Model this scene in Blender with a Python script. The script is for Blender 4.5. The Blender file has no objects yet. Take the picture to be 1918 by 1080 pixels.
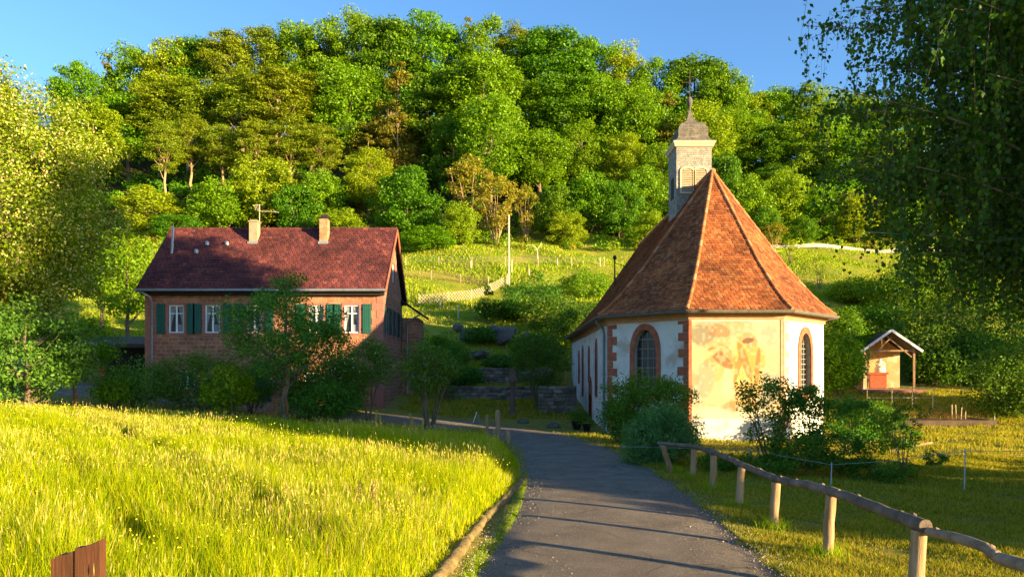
import bpy, math, random
import numpy as np
from mathutils import Vector, Matrix
from mathutils.geometry import tessellate_polygon

# ---------------------------------------------------------------- camera, sky, sun, exposure
scene = bpy.context.scene
F, EYE = 1350.0, 2.33            # focal length in photo pixels, eye height
cam_d = bpy.data.cameras.new("camera"); cam = bpy.data.objects.new("camera", cam_d)
scene.collection.objects.link(cam); scene.camera = cam
cam.location = (0, 0, EYE); cam.rotation_euler = (math.radians(90), 0, 0)
cam_d.sensor_width = 36; cam_d.lens = F / 1918 * 36; cam_d.shift_y = 160 / 1918
cam_d.clip_start = 0.05; cam_d.clip_end = 3000
SUN_EL = math.radians(8.4)
SUN_AZ = math.atan2(0.84, -0.54)  # clockwise from +Y
sdir = Vector((math.sin(SUN_AZ) * math.cos(SUN_EL), math.cos(SUN_AZ) * math.cos(SUN_EL), math.sin(SUN_EL)))
world = bpy.data.worlds.new("World"); scene.world = world; world.use_nodes = True
wn = world.node_tree; wn.nodes.clear()
wo = wn.nodes.new('ShaderNodeOutputWorld'); wb = wn.nodes.new('ShaderNodeBackground'); ws = wn.nodes.new('ShaderNodeTexSky')
ws.sky_type = 'NISHITA'; ws.sun_disc = False; ws.sun_elevation = SUN_EL; ws.sun_rotation = SUN_AZ
ws.altitude = 200; ws.air_density = 1.0; ws.dust_density = 0.5; ws.ozone_density = 4.0
wb.inputs['Strength'].default_value = 0.115
wn.links.new(ws.outputs[0], wb.inputs[0]); wn.links.new(wb.outputs[0], wo.inputs[0])
sd = bpy.data.lights.new("sun", 'SUN'); sun = bpy.data.objects.new("sun", sd); scene.collection.objects.link(sun)
sd.energy = 5.0; sd.angle = math.radians(0.5); sd.color = (1.0, 0.76, 0.38)
sun.rotation_euler = sdir.to_track_quat('Z', 'Y').to_euler()
scene.view_settings.view_transform = 'Standard'; scene.view_settings.look = 'None'
scene.view_settings.exposure = 1.92; scene.view_settings.gamma = 1.0
scene.cycles.max_bounces = 5; scene.cycles.diffuse_bounces = 3; scene.cycles.transmission_bounces = 4
scene.cycles.glossy_bounces = 2; scene.cycles.use_denoising = True
scene.cycles.sample_clamp_indirect = 4

# ---------------------------------------------------------------- helpers
COL = scene.collection
PI = math.pi
def W(px, py, d): return Vector(((px - 959) * d / F, d, EYE + (700 - py) * d / F))
def X(px, d): return (px - 959) * d / F
def Z(py, d): return EYE + (700 - py) * d / F

def sstep(t):
    t = np.clip(t, 0, 1); return t * t * (3 - 2 * t)
PY = [-300, 28, 32, 36, 41.5, 44.3, 46, 50, 58, 72, 85, 100, 125, 150, 200, 600]
PZ = [0, 0, .15, .35, .95, 1.8, 2.5, 4.2, 7.7, 13.5, 18.5, 28, 45, 52, 54, 40]
def H(x, y):
    x = np.asarray(x, float); y = np.asarray(y, float)
    z = np.interp(y, PY, PZ)
    r = x / np.maximum(y, 20)
    g = np.interp(r, [-.75, -.45, -.15, .05, .2, .35, .7], [.78, .9, 1, .98, .84, .74, .8])
    z = np.where(y > 85, 18.5 + (z - 18.5) * g, z)
    z = z + .055 * np.clip(-x - 1, 0, 24) * (1 - sstep((y - 38) / 20)) * sstep((y + 2) / 8)
    z = z + .20 * sstep((-x - .15 + .04 * (y - 8)) / .9) * (1 - sstep((y - 20) / 5))
    z = z + .6 * sstep((x - 12) / 4) * sstep((y - 27) / 9) * (1 - sstep((y - 40) / 6))
    # terraces between house and chapel
    t = sstep((x + 5.2) / .8) * (1 - sstep((x - 3.0) / .8))
    zt = np.interp(y, [38, 41.9, 42.3, 44.8, 45.2, 47, 50, 54], [.7, .75, 1.5, 1.7, 2.5, 2.9, 4.4, 6.1])
    z = np.where((y > 38) & (y < 54), z * (1 - t) + zt * t, z)
    n = .05 * np.sin(x * .9 + 1.3 * np.sin(y * .5)) * np.cos(y * .7 + .5 * x)
    n = n + sstep((y - 44) / 15) * (.35 * np.sin(x * .21 + 2) * np.cos(y * .17) + .18 * np.sin(x * .6 + y * .4))
    return z + n * sstep((np.abs(x - 1.5) - 2.5) / 3 + sstep((y - 34) / 5))
def Hs(x, y): return float(H(x, y))

def tag(o, label=None, cat=None, group=None, kind=None):
    if label: o['label'] = label
    if cat: o['category'] = cat
    if group: o['group'] = group
    if kind: o['kind'] = kind
    return o
def thing(name, label, cat, loc=(0, 0, 0), rz=0, group=None):
    o = bpy.data.objects.new(name, None); COL.objects.link(o)
    o.location = loc; o.rotation_euler = (0, 0, rz); o.empty_display_size = .2
    return tag(o, label, cat, group)
def link(name, me, parent=None):
    o = bpy.data.objects.new(name, me); COL.objects.link(o)
    if parent: o.parent = parent
    return o
def dup(root, loc, rz=0, scale=None, label=None):
    r = root.copy(); COL.objects.link(r); r.location = loc; r.rotation_euler = (0, 0, rz)
    if scale: r.scale = scale
    if label: r['label'] = label
    for ch in list(root.children):
        c = ch.copy(); COL.objects.link(c); c.parent = r
        for g in list(ch.children):
            d = g.copy(); COL.objects.link(d); d.parent = c
    return r

def np_mesh(name, V, faces_flat, sizes, mats, midx=None, smooth=False):
    me = bpy.data.meshes.new(name)
    me.vertices.add(len(V)); me.vertices.foreach_set('co', np.ascontiguousarray(V, dtype=np.float32).ravel())
    sizes = np.asarray(sizes, dtype=np.int32)
    me.loops.add(int(sizes.sum())); me.loops.foreach_set('vertex_index', np.ascontiguousarray(faces_flat, dtype=np.int32).ravel())
    me.polygons.add(len(sizes))
    st = np.zeros(len(sizes), np.int32); st[1:] = np.cumsum(sizes)[:-1]
    me.polygons.foreach_set('loop_start', st)
    try: me.polygons.foreach_set('loop_total', sizes)
    except Exception: pass
    for m in (mats if isinstance(mats, (list, tuple)) else [mats]): me.materials.append(m)
    if midx is not None: me.polygons.foreach_set('material_index', np.asarray(midx, dtype=np.int32))
    if smooth: me.polygons.foreach_set('use_smooth', np.ones(len(sizes), bool))
    me.update(calc_edges=True)
    return me

class MB:
    def __init__(s): s.v = []; s.f = []; s.sm = []
    def add(s, vs, fs, smooth=False):
        n = len(s.v); s.v += [tuple(v) for v in vs]; s.f += [tuple(i + n for i in f) for f in fs]; s.sm += [smooth] * len(fs)
    def box(s, lo, hi, M=None):
        x0, y0, z0 = lo; x1, y1, z1 = hi
        vs = [Vector(p) for p in ((x0,y0,z0),(x1,y0,z0),(x1,y1,z0),(x0,y1,z0),(x0,y0,z1),(x1,y0,z1),(x1,y1,z1),(x0,y1,z1))]
        if M: vs = [M @ v for v in vs]
        s.add(vs, [(0,3,2,1),(4,5,6,7),(0,1,5,4),(1,2,6,5),(2,3,7,6),(3,0,4,7)])
    def beam(s, a, b, w, h=None, up=(0, 0, 1)):
        a = Vector(a); b = Vector(b); h = h or w; d = b - a; L = d.length; d.normalize()
        u = Vector(up); r = d.cross(u)
        if r.length < 1e-3: r = d.cross(Vector((1, 0, 0)))
        r.normalize(); u = r.cross(d)
        M = Matrix((( r.x, d.x, u.x, a.x), (r.y, d.y, u.y, a.y), (r.z, d.z, u.z, a.z), (0,0,0,1)))
        s.box((-w/2, 0, -h/2), (w/2, L, h/2), M)
    def tube(s, pts, rad, n=8, cap=True, wob=0, rng=None):
        pts = [Vector(p) for p in pts]; m = len(pts)
        if not hasattr(rad, '__len__'): rad = [rad] * m
        vs = []; fs = []; ref = None
        for i, p in enumerate(pts):
            t = (pts[min(i + 1, m - 1)] - pts[max(i - 1, 0)]).normalized()
            if ref is None:
                ref = t.cross(Vector((0, 0, 1)))
                if ref.length < .1: ref = t.cross(Vector((1, 0, 0)))
            ref = (ref - t * ref.dot(t)).normalized(); b = t.cross(ref)
            for k in range(n):
                a = 2 * PI * k / n; r = rad[i] * (1 + (wob * (rng.random() - .5) if wob else 0))
                vs.append(p + (ref * math.cos(a) + b * math.sin(a)) * r)
        for i in range(m - 1):
            for k in range(n):
                k2 = (k + 1) % n
                fs.append((i*n + k, i*n + k2, (i+1)*n + k2, (i+1)*n + k))
        s.add(vs, fs, True)
        if cap:
            s.add(vs[:n], [tuple(range(n))[::-1]]); s.add(vs[-n:], [tuple(range(n))])
    def lathe(s, prof, n=16, c=(0, 0, 0), sx=1, sy=1, smooth=True):
        vs = []; fs = []
        for r, z in prof:
            for k in range(n):
                a = 2 * PI * k / n; vs.append((c[0] + r * sx * math.cos(a), c[1] + r * sy * math.sin(a), c[2] + z))
        for i in range(len(prof) - 1):
            for k in range(n):
                k2 = (k + 1) % n; fs.append((i*n + k, i*n + k2, (i+1)*n + k2, (i+1)*n + k))
        s.add(vs, fs, smooth)
    def prism(s, poly, d0, d1, f):            # poly in 2D, f(u,v,d) -> 3D
        n = len(poly); vs = [f(u, v, d0) for u, v in poly] + [f(u, v, d1) for u, v in poly]
        tris = tessellate_polygon([[Vector((u, v, 0)) for u, v in poly]])
        fs = [tuple(t) for t in tris] + [tuple(i + n for i in t[::-1]) for t in tris]
        fs += [(i, (i+1) % n, (i+1) % n + n, i + n) for i in range(n)]
        s.add(vs, fs)
    def build(s, name, mat, parent=None, loc=None):
        me = bpy.data.meshes.new(name); me.from_pydata(s.v, [], s.f)
        for m in (mat if isinstance(mat, (list, tuple)) else [mat]): me.materials.append(m)
        me.polygons.foreach_set('use_smooth', s.sm); me.update()
        o = link(name, me, parent)
        if loc: o.location = loc
        return o

# ---------------------------------------------------------------- materials
def nt(name):
    m = bpy.data.materials.new(name); m.use_nodes = True; t = m.node_tree; t.nodes.clear()
    o = t.nodes.new('ShaderNodeOutputMaterial')
    return m, t, o
def N(t, typ, **kw):
    n = t.nodes.new(typ)
    for k, v in kw.items():
        if k in n.inputs: n.inputs[k].default_value = v
        else: setattr(n, k, v)
    return n
def c4(c): return (c[0], c[1], c[2], 1)
def ramp(t, fac, stops):
    r = t.nodes.new('ShaderNodeValToRGB'); e = r.color_ramp.elements
    while len(e) < len(stops): e.new(.5)
    for el, (p, c) in zip(e, stops): el.position = p; el.color = c4(c)
    t.links.new(fac, r.inputs[0]); return r.outputs[0]
def mixc(t, a, b, fac, mode='MIX'):
    m = t.nodes.new('ShaderNodeMix'); m.data_type = 'RGBA'; m.blend_type = mode
    for s, v in ((0, fac), (6, a), (7, b)):
        if hasattr(v, 'links'): t.links.new(v, m.inputs[s])
        else: m.inputs[s].default_value = v if s == 0 else c4(v)
    return m.outputs[2]
def surf(name, stops, scale=4, rough=.8, bump=.3, bscale=None, detail=6, metal=0, spots=None, stretch=None, dist=.02, spec=.3):
    """noise-driven colour with bump; spots = (colour, scale, threshold)"""
    m, t, o = nt(name); tc = N(t, 'ShaderNodeTexCoord'); vec = tc.outputs['Object']
    if stretch:
        mp = N(t, 'ShaderNodeMapping'); mp.inputs['Scale'].default_value = stretch; t.links.new(vec, mp.inputs[0]); vec = mp.outputs[0]
    n = N(t, 'ShaderNodeTexNoise', Scale=scale, Detail=detail, Roughness=.65); t.links.new(vec, n.inputs['Vector'])
    if len(stops) == 2: stops = [(.3, stops[0]), (.7, stops[1])]
    elif len(stops) == 3: stops = [(.28, stops[0]), (.5, stops[1]), (.72, stops[2])]
    col = ramp(t, n.outputs[0], stops)
    if spots:
        n2 = N(t, 'ShaderNodeTexNoise', Scale=spots[1], Detail=4, Roughness=.6); t.links.new(vec, n2.inputs['Vector'])
        f = ramp(t, n2.outputs[0], [(spots[2], (0, 0, 0)), (min(spots[2] + .12, 1), (1, 1, 1))])
        col = mixc(t, col, spots[0], f)
    b = N(t, 'ShaderNodeBsdfPrincipled', Roughness=rough, Metallic=metal)
    b.inputs['Specular IOR Level'].default_value = spec
    t.links.new(col, b.inputs['Base Color'])
    if bump:
        n3 = N(t, 'ShaderNodeTexNoise', Scale=bscale or scale * 6, Detail=5, Roughness=.7); t.links.new(vec, n3.inputs['Vector'])
        bp = N(t, 'ShaderNodeBump', Strength=bump, Distance=dist); t.links.new(n3.outputs[0], bp.inputs['Height'])
        t.links.new(bp.outputs[0], b.inputs['Normal'])
    t.links.new(b.outputs[0], o.inputs[0]); return m
def island(name, stops, rough=.8, transl=0, gloss=0, objvar=0, noise=.0, tcol=None):
    """colour varies from one loose piece (tile, leaf, blade, block) to the next"""
    m, t, o = nt(name); g = N(t, 'ShaderNodeNewGeometry')
    col = ramp(t, g.outputs['Random Per Island'], stops)
    if noise:
        tc = N(t, 'ShaderNodeTexCoord'); n = N(t, 'ShaderNodeTexNoise', Scale=noise, Detail=4)
        t.links.new(tc.outputs['Object'], n.inputs['Vector'])
        col = mixc(t, col, ramp(t, n.outputs[0], [(.3, (.55, .55, .55)), (.7, (1.3, 1.3, 1.3))]), 1.0, 'MULTIPLY')
    if objvar:
        oi = N(t, 'ShaderNodeObjectInfo'); hs = N(t, 'ShaderNodeHueSaturation')
        mr = N(t, 'ShaderNodeMapRange'); mr.inputs['To Min'].default_value = .5 - objvar; mr.inputs['To Max'].default_value = .5 + objvar
        t.links.new(oi.outputs['Random'], mr.inputs['Value']); t.links.new(mr.outputs[0], hs.inputs['Hue'])
        t.links.new(col, hs.inputs['Color']); col = hs.outputs[0]
    if transl:
        d = N(t, 'ShaderNodeBsdfDiffuse'); tr = N(t, 'ShaderNodeBsdfTranslucent'); mx = N(t, 'ShaderNodeMixShader', Fac=transl)
        t.links.new(col, d.inputs[0])
        tc2 = mixc(t, col, tcol or (1.5, 1.35, .5), 1.0, 'MULTIPLY'); t.links.new(tc2, tr.inputs[0])
        t.links.new(d.outputs[0], mx.inputs[1]); t.links.new(tr.outputs[0], mx.inputs[2]); out = mx.outputs[0]
        if gloss:
            gl = N(t, 'ShaderNodeBsdfGlossy', Roughness=.45); m2 = N(t, 'ShaderNodeMixShader', Fac=gloss)
            t.links.new(out, m2.inputs[1]); t.links.new(gl.outputs[0], m2.inputs[2]); out = m2.outputs[0]
        t.links.new(out, o.inputs[0])
    else:
        b = N(t, 'ShaderNodeBsdfPrincipled', Roughness=rough); b.inputs['Specular IOR Level'].default_value = .3
        t.links.new(col, b.inputs['Base Color'])
        tc = N(t, 'ShaderNodeTexCoord'); n = N(t, 'ShaderNodeTexNoise', Scale=25, Detail=4); t.links.new(tc.outputs['Object'], n.inputs['Vector'])
        bp = N(t, 'ShaderNodeBump', Strength=.35, Distance=.02); t.links.new(n.outputs[0], bp.inputs['Height']); t.links.new(bp.outputs[0], b.inputs['Normal'])
        t.links.new(b.outputs[0], o.inputs[0])
    return m
def masonry(name, cols, mortar, bw, bh, msize=.015, plane='XZ', bumpd=.02, noise=3):
    m, t, o = nt(name); tc = N(t, 'ShaderNodeTexCoord'); sp = N(t, 'ShaderNodeSeparateXYZ'); cb = N(t, 'ShaderNodeCombineXYZ')
    t.links.new(tc.outputs['Object'], sp.inputs[0])
    ad = N(t, 'ShaderNodeMath', operation='ADD'); t.links.new(sp.outputs[0], ad.inputs[0]); t.links.new(sp.outputs[1], ad.inputs[1])
    t.links.new(ad.outputs[0], cb.inputs[0]); t.links.new(sp.outputs[2], cb.inputs[1])
    nz = N(t, 'ShaderNodeTexNoise', Scale=2.2, Detail=3); t.links.new(tc.outputs['Object'], nz.inputs['Vector'])
    vm = N(t, 'ShaderNodeVectorMath', operation='MULTIPLY_ADD'); vm.inputs[1].default_value = (.16, .10, 0)
    t.links.new(nz.outputs[1], vm.inputs[0]); t.links.new(cb.outputs[0], vm.inputs[2])
    br = N(t, 'ShaderNodeTexBrick'); br.inputs['Scale'].default_value = 1; br.inputs['Brick Width'].default_value = bw; br.inputs['Row Height'].default_value = bh
    br.inputs['Mortar Size'].default_value = msize; br.inputs['Mortar Smooth'].default_value = .4; br.inputs['Bias'].default_value = 0
    br.inputs['Color1'].default_value = c4(cols[0]); br.inputs['Color2'].default_value = c4(cols[1]); br.inputs['Mortar'].default_value = c4(mortar)
    br.squash = .6; br.squash_frequency = 3; br.offset_frequency = 2
    t.links.new(vm.outputs[0], br.inputs['Vector'])
    n2 = N(t, 'ShaderNodeTexNoise', Scale=noise, Detail=6, Roughness=.7); t.links.new(tc.outputs['Object'], n2.inputs['Vector'])
    col = mixc(t, br.outputs[0], ramp(t, n2.outputs[0], [(.3, (.6, .6, .62)), (.7, (1.35, 1.3, 1.2))]), 1.0, 'MULTIPLY')
    b = N(t, 'ShaderNodeBsdfPrincipled', Roughness=.9); b.inputs['Specular IOR Level'].default_value = .2; t.links.new(col, b.inputs['Base Color'])
    mm = N(t, 'ShaderNodeMath', operation='MULTIPLY_ADD'); mm.inputs[1].default_value = -1; t.links.new(br.outputs['Fac'], mm.inputs[0])
    n4 = N(t, 'ShaderNodeTexNoise', Scale=18, Detail=4); t.links.new(tc.outputs['Object'], n4.inputs['Vector']); t.links.new(n4.outputs[0], mm.inputs[2])
    bp = N(t, 'ShaderNodeBump', Strength=.7, Distance=bumpd); t.links.new(mm.outputs[0], bp.inputs['Height']); t.links.new(bp.outputs[0], b.inputs['Normal'])
    t.links.new(b.outputs[0], o.inputs[0]); return m

M = {}
M['plaster'] = surf('white_plaster', [(.54,.52,.49), (.66,.64,.60), (.74,.72,.69)], 1.3, .9, .25, 30, spots=((.50,.42,.34), 1.1, .55))
M['redstone'] = surf('red_sandstone', [(.24,.065,.04), (.36,.11,.06), (.42,.16,.09)], 5, .85, .4)
M['palestone'] = surf('pale_sandstone', [(.50,.27,.16), (.62,.38,.24)], 5, .85, .4)
M['cornice'] = surf('painted_cornice', [(.42,.20,.10), (.55,.30,.16)], 5, .8, .3)
M['gutter'] = surf('gutter_zinc', [(.10,.085,.07), (.20,.17,.14)], 8, .55, .1, metal=.3)
M['pipe'] = surf('downpipe_zinc', [(.10,.17,.18), (.16,.24,.25)], 6, .5, .1, metal=.3)
M['tile'] = island('chapel_roof_tiles', [(0, (.17,.055,.022)), (.12, (.23,.066,.022)), (.5, (.32,.095,.028)), (.88, (.41,.135,.040)), (1, (.34,.16,.07))], noise=.9)
M['hiptile'] = island('hip_tiles', [(0, (.30,.095,.035)), (.5, (.42,.15,.055)), (1, (.50,.23,.11))])
M['housetile'] = island('house_roof_tiles', [(0, (.075,.022,.026)), (.5, (.135,.035,.032)), (.94, (.17,.043,.036)), (1, (.24,.07,.05))], noise=.5)
M['slate'] = masonry('grey_slate_shingles', [(.38,.36,.32), (.26,.25,.23)], (.09,.085,.08), .13, .09, .006, bumpd=.015, noise=5)
M['caplead'] = masonry('weathered_slate_cap', [(.20,.18,.15), (.13,.115,.095)], (.09,.08,.07), .12, .08, .006, bumpd=.015, noise=5)
M['cream'] = surf('cream_painted_wood', [(.55,.42,.25), (.68,.55,.36)], 6, .7, .2)
M['louvre'] = surf('louvre_wood', [(.30,.22,.14), (.42,.33,.22)], 10, .7, .2)
M['iron'] = surf('dark_iron', [(.05,.035,.025), (.11,.07,.045)], 20, .6, .2, metal=.5)
M['leadglass'] = surf('dark_window_glass', [(.010,.012,.016), (.03,.033,.042)], 3, .25, .05, spec=.35)
M['leading'] = surf('window_leading', [(.20,.19,.18), (.32,.30,.27)], 8, .7, 0)
M['housewall'] = masonry('sandstone_rubble_wall', [(.30,.105,.065), (.40,.185,.11)], (.42,.31,.22), .42, .19, .014, bumpd=.03)
M['greystone'] = surf('grey_red_sandstone', [(.10,.06,.045), (.20,.12,.09)], 5, .9, .5)
M['quoin'] = surf('house_sandstone_trim', [(.30,.11,.085), (.40,.17,.13)], 4, .85, .3)
M['white'] = surf('white_window_paint', [(.72,.73,.74), (.82,.83,.84)], 5, .5, 0)
M['shutter'] = surf('green_shutter_paint', [(.012,.075,.06), (.02,.11,.085)], 5, .55, .2, stretch=(1, 1, .1))
M['darkwood'] = surf('dark_fascia_wood', [(.012,.010,.010), (.03,.025,.022)], 5, .7, .2)
M['curtain'] = surf('net_curtain', [(.16,.17,.20), (.26,.28,.31)], 3, .9, .2, stretch=(12, 1, .5))
M['inside'] = surf('room_dark', [(.01,.01,.013), (.02,.02,.025)], 1, .9, 0)
M['chim1'] = surf('rendered_chimney', [(.27,.20,.13), (.38,.30,.20)], 4, .9, .3)
M['chim2'] = masonry('brick_chimney', [(.35,.17,.08), (.42,.24,.13)], (.4,.33,.25), .22, .08, .01)
M['zinc'] = surf('galvanised_metal', [(.25,.27,.30), (.38,.40,.43)], 6, .45, .1, metal=.5)
M['asphalt'] = surf('worn_asphalt', [(.15,.118,.092), (.215,.17,.13), (.29,.23,.175)], 1.2, .9, 1.0, 60, detail=15, spots=((.42,.33,.25), 38, .56), dist=.03, spec=.15)
def add_wear(m):
    t = m.node_tree; b = [n for n in t.nodes if n.type == 'BSDF_PRINCIPLED'][0]; src = b.inputs['Base Color'].links[0].from_socket
    tc = N(t, 'ShaderNodeTexCoord'); ns = N(t, 'ShaderNodeTexNoise', Scale=1.5, Detail=4); t.links.new(tc.outputs['Object'], ns.inputs['Vector'])
    vm = N(t, 'ShaderNodeVectorMath', operation='MULTIPLY_ADD'); vm.inputs[1].default_value = (.7, .7, .7); t.links.new(ns.outputs[1], vm.inputs[0]); t.links.new(tc.outputs['Object'], vm.inputs[2])
    v = N(t, 'ShaderNodeTexVoronoi', Scale=.42, feature='DISTANCE_TO_EDGE'); t.links.new(vm.outputs[0], v.inputs['Vector'])
    crack = ramp(t, v.outputs[0], [(.0, (.6, .58, .58)), (.004, (.7, .7, .7)), (.010, (1, 1, 1))])
    n2 = N(t, 'ShaderNodeTexNoise', Scale=.5, Detail=3); t.links.new(tc.outputs['Object'], n2.inputs['Vector']); msk = ramp(t, n2.outputs[0], [(.42, (0, 0, 0)), (.55, (1, 1, 1))])
    c = mixc(t, (1, 1, 1), crack, msk); col = mixc(t, src, c, 1.0, 'MULTIPLY')
    v2 = N(t, 'ShaderNodeTexVoronoi', Scale=.3); v2.inputs['Randomness'].default_value = 1; t.links.new(vm.outputs[0], v2.inputs['Vector'])
    pt = ramp(t, v2.outputs['Color'], [(.25, (.90, .90, .91)), (.3, (1, 1, 1)), (.75, (1, 1, 1)), (.8, (1.06, 1.05, 1.03))]); col = mixc(t, col, pt, 1.0, 'MULTIPLY')
    t.links.new(col, b.inputs['Base Color'])
add_wear(M['asphalt'])
M['rock'] = surf('grey_rock', [(.07,.06,.05), (.13,.11,.095), (.20,.17,.145)], 1.5, .9, .8, 6, dist=.08, spots=((.07,.10,.03), 1.2, .6))
M['drystone'] = masonry('dry_stone_wall', [(.17,.13,.10), (.26,.21,.17)], (.04,.035,.03), .36, .17, .02, bumpd=.05)
M['logbark'] = surf('weathered_log', [(.12,.075,.045), (.24,.16,.10), (.36,.26,.17)], 5, .85, .7, 14, stretch=(1, 1, 1), dist=.02)
M['postwood'] = surf('post_wood', [(.20,.11,.05), (.36,.22,.11), (.46,.31,.17)], 4, .85, .7, 10, stretch=(3, 3, .4), dist=.02)
M['greywood'] = surf('grey_rail_wood', [(.07,.05,.037), (.15,.105,.075), (.26,.19,.145)], 4, .85, .8, 14, dist=.02)
M['plank'] = surf('stained_plank', [(.05,.018,.007), (.12,.042,.016)], 3, .7, .4, 12, stretch=(6, 6, .5))
M['palewood'] = surf('pale_fence_wood', [(.45,.36,.22), (.6,.5,.33)], 4, .8, .2)
M['bark'] = surf('grey_brown_bark', [(.10,.07,.045), (.20,.145,.09)], 5, .9, .8, 12, stretch=(1, 1, .3), dist=.03)
M['pinebark'] = surf('orange_pine_bark', [(.26,.16,.08), (.42,.28,.15)], 3, .9, .6, 8, stretch=(1, 1, .3), dist=.03)
M['birchbark'] = surf('pale_birch_bark', [(.20,.15,.09), (.45,.38,.27)], 4, .8, .4, 10)
M['concrete'] = surf('mossy_kerb', [(.08,.055,.025), (.20,.14,.055), (.34,.24,.09)], 3, .95, 1, 14, spots=((.10,.11,.02), 4, .60), dist=.03)
M['terracotta'] = surf('terracotta', [(.40,.10,.05), (.5,.15,.08)], 5, .8, .1)
M['statue'] = surf('white_statue_stone', [(.70,.62,.50), (.82,.76,.64)], 9, .7, .2)
M['altar'] = surf('red_sandstone_altar', [(.36,.08,.035), (.48,.13,.06)], 5, .85, .4)
M['shrinewall'] = surf('ochre_shrine_wall', [(.50,.30,.13), (.66,.46,.24)], 2, .9, .3, spots=((.72,.60,.42), 1.8, .55))
def lf(name, a, b, c=None, tr=.4, ov=.015, gl=.015): return island(name, [(0, a), (.5, b), (1, c or b)], transl=tr, objvar=ov, gloss=gl)
M['leaf_oak'] = lf('leaves_bright_green', (.080,.18,.004), (.14,.28,.005), (.24,.38,.007))
M['leaf_dark'] = lf('leaves_deep_green', (.05,.135,.005), (.09,.21,.006), (.15,.28,.007))
M['leaf_yel'] = lf('leaves_yellow_green', (.14,.23,.005), (.23,.34,.007), (.32,.40,.009))
M['leaf_olive'] = lf('needles_olive', (.10,.155,.006), (.18,.25,.008), (.27,.31,.010), tr=.25)
M['leaf_brown'] = lf('needles_brown_olive', (.11,.115,.010), (.19,.18,.014), (.26,.24,.018), tr=.2)
M['leaf_gold'] = lf('leaves_gold', (.17,.20,.015), (.28,.27,.02), (.36,.31,.035))
M['leaf_chest'] = lf('chestnut_leaves', (.11,.19,.006), (.19,.28,.008), (.27,.34,.010))
M['blossom'] = lf('chestnut_blossom', (.50,.46,.11), (.64,.56,.17), (.68,.52,.22), tr=.2, ov=0)
M['leaf_birch'] = lf('birch_leaves', (.035,.095,.008), (.06,.15,.010), (.14,.24,.015), tr=.4, gl=.015)
M['leaf_shade'] = lf('garden_leaves', (.045,.12,.010), (.08,.19,.014), (.13,.26,.02))
M['leaf_apple'] = lf('apple_leaves', (.055,.15,.018), (.09,.22,.022), (.15,.30,.03))
M['leaf_willow'] = lf('willow_leaves', (.07,.19,.06), (.11,.27,.08), (.16,.34,.10))
M['leaf_red'] = lf('reddish_leaves', (.10,.05,.02), (.12,.10,.02), (.20,.10,.03))
M['lilac'] = lf('lilac_flowers', (.16,.08,.15), (.25,.14,.24), (.32,.2,.3), tr=.1, ov=0)
M['whiteflower'] = lf('white_lilac_flowers', (.6,.62,.6), (.75,.76,.72), (.8,.8,.78), tr=.1, ov=0)
M['grass'] = island('tall_grass_blades', [(0, (.16,.27,.005)), (.4, (.32,.42,.006)), (.75, (.48,.50,.008)), (1, (.60,.52,.02))], transl=.5, tcol=(1.4,1.3,.5))
M['seed'] = island('grass_seed_heads', [(0, (.42,.38,.06)), (.6, (.55,.47,.12)), (1, (.50,.32,.14))], transl=.35, tcol=(1.2,1.1,.8))
M['lawn'] = island('lawn_blades', [(0, (.12,.18,.008)), (.35, (.24,.28,.012)), (.6, (.42,.36,.03)), (1, (.56,.42,.10))], transl=.4, tcol=(1.3,1.2,.5))
M['fieldgrass'] = island('hill_grass_blades', [(0, (.15,.29,.008)), (.5, (.27,.40,.010)), (1, (.42,.44,.03))], transl=.4, tcol=(1.3,1.2,.5))

# ---------------------------------------------------------------- leaf and grass meshes
def unit(v): return v / np.maximum(np.linalg.norm(v, axis=1, keepdims=True), 1e-9)
def leaf_mesh(name, P, Nn, size, mats, rng, aspect=.6, midx=None, along=None):
    n = len(P); size = np.asarray(size) * np.ones(n)
    a = rng.normal(size=(n, 3)) if along is None else along + rng.normal(size=(n, 3)) * .35
    t = unit(a - Nn * (a * Nn).sum(1, keepdims=True)); b = np.cross(Nn, t)
    L = (size * .5)[:, None]; Wd = L * aspect
    V = np.stack([P - t * L, P + b * Wd - t * L * .1 + Nn * L * .15, P + t * L, P - b * Wd - t * L * .1 + Nn * L * .15], 1).reshape(-1, 3)
    return np_mesh(name, V, np.arange(4 * n), np.full(n, 4), mats, midx)
def clumps(rng, C, R, per, flat=.75, out=.8, up=.35, jit=.6, shell=.5):
    """leaf points filling clumps; returns positions, normals, clump index"""
    n = len(C) * per; ci = np.repeat(np.arange(len(C)), per)
    d = unit(rng.normal(size=(n, 3))); r = (shell + (1 - shell) * rng.random(n) ** .6) * np.asarray(R)[ci] * rng.uniform(.8, 1.15, n)
    P = C[ci] + d * r[:, None] * np.array([1, 1, flat])
    Nn = unit(d * out + np.array([0, 0, up]) + rng.normal(size=(n, 3)) * jit)
    return P, Nn, ci
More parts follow.
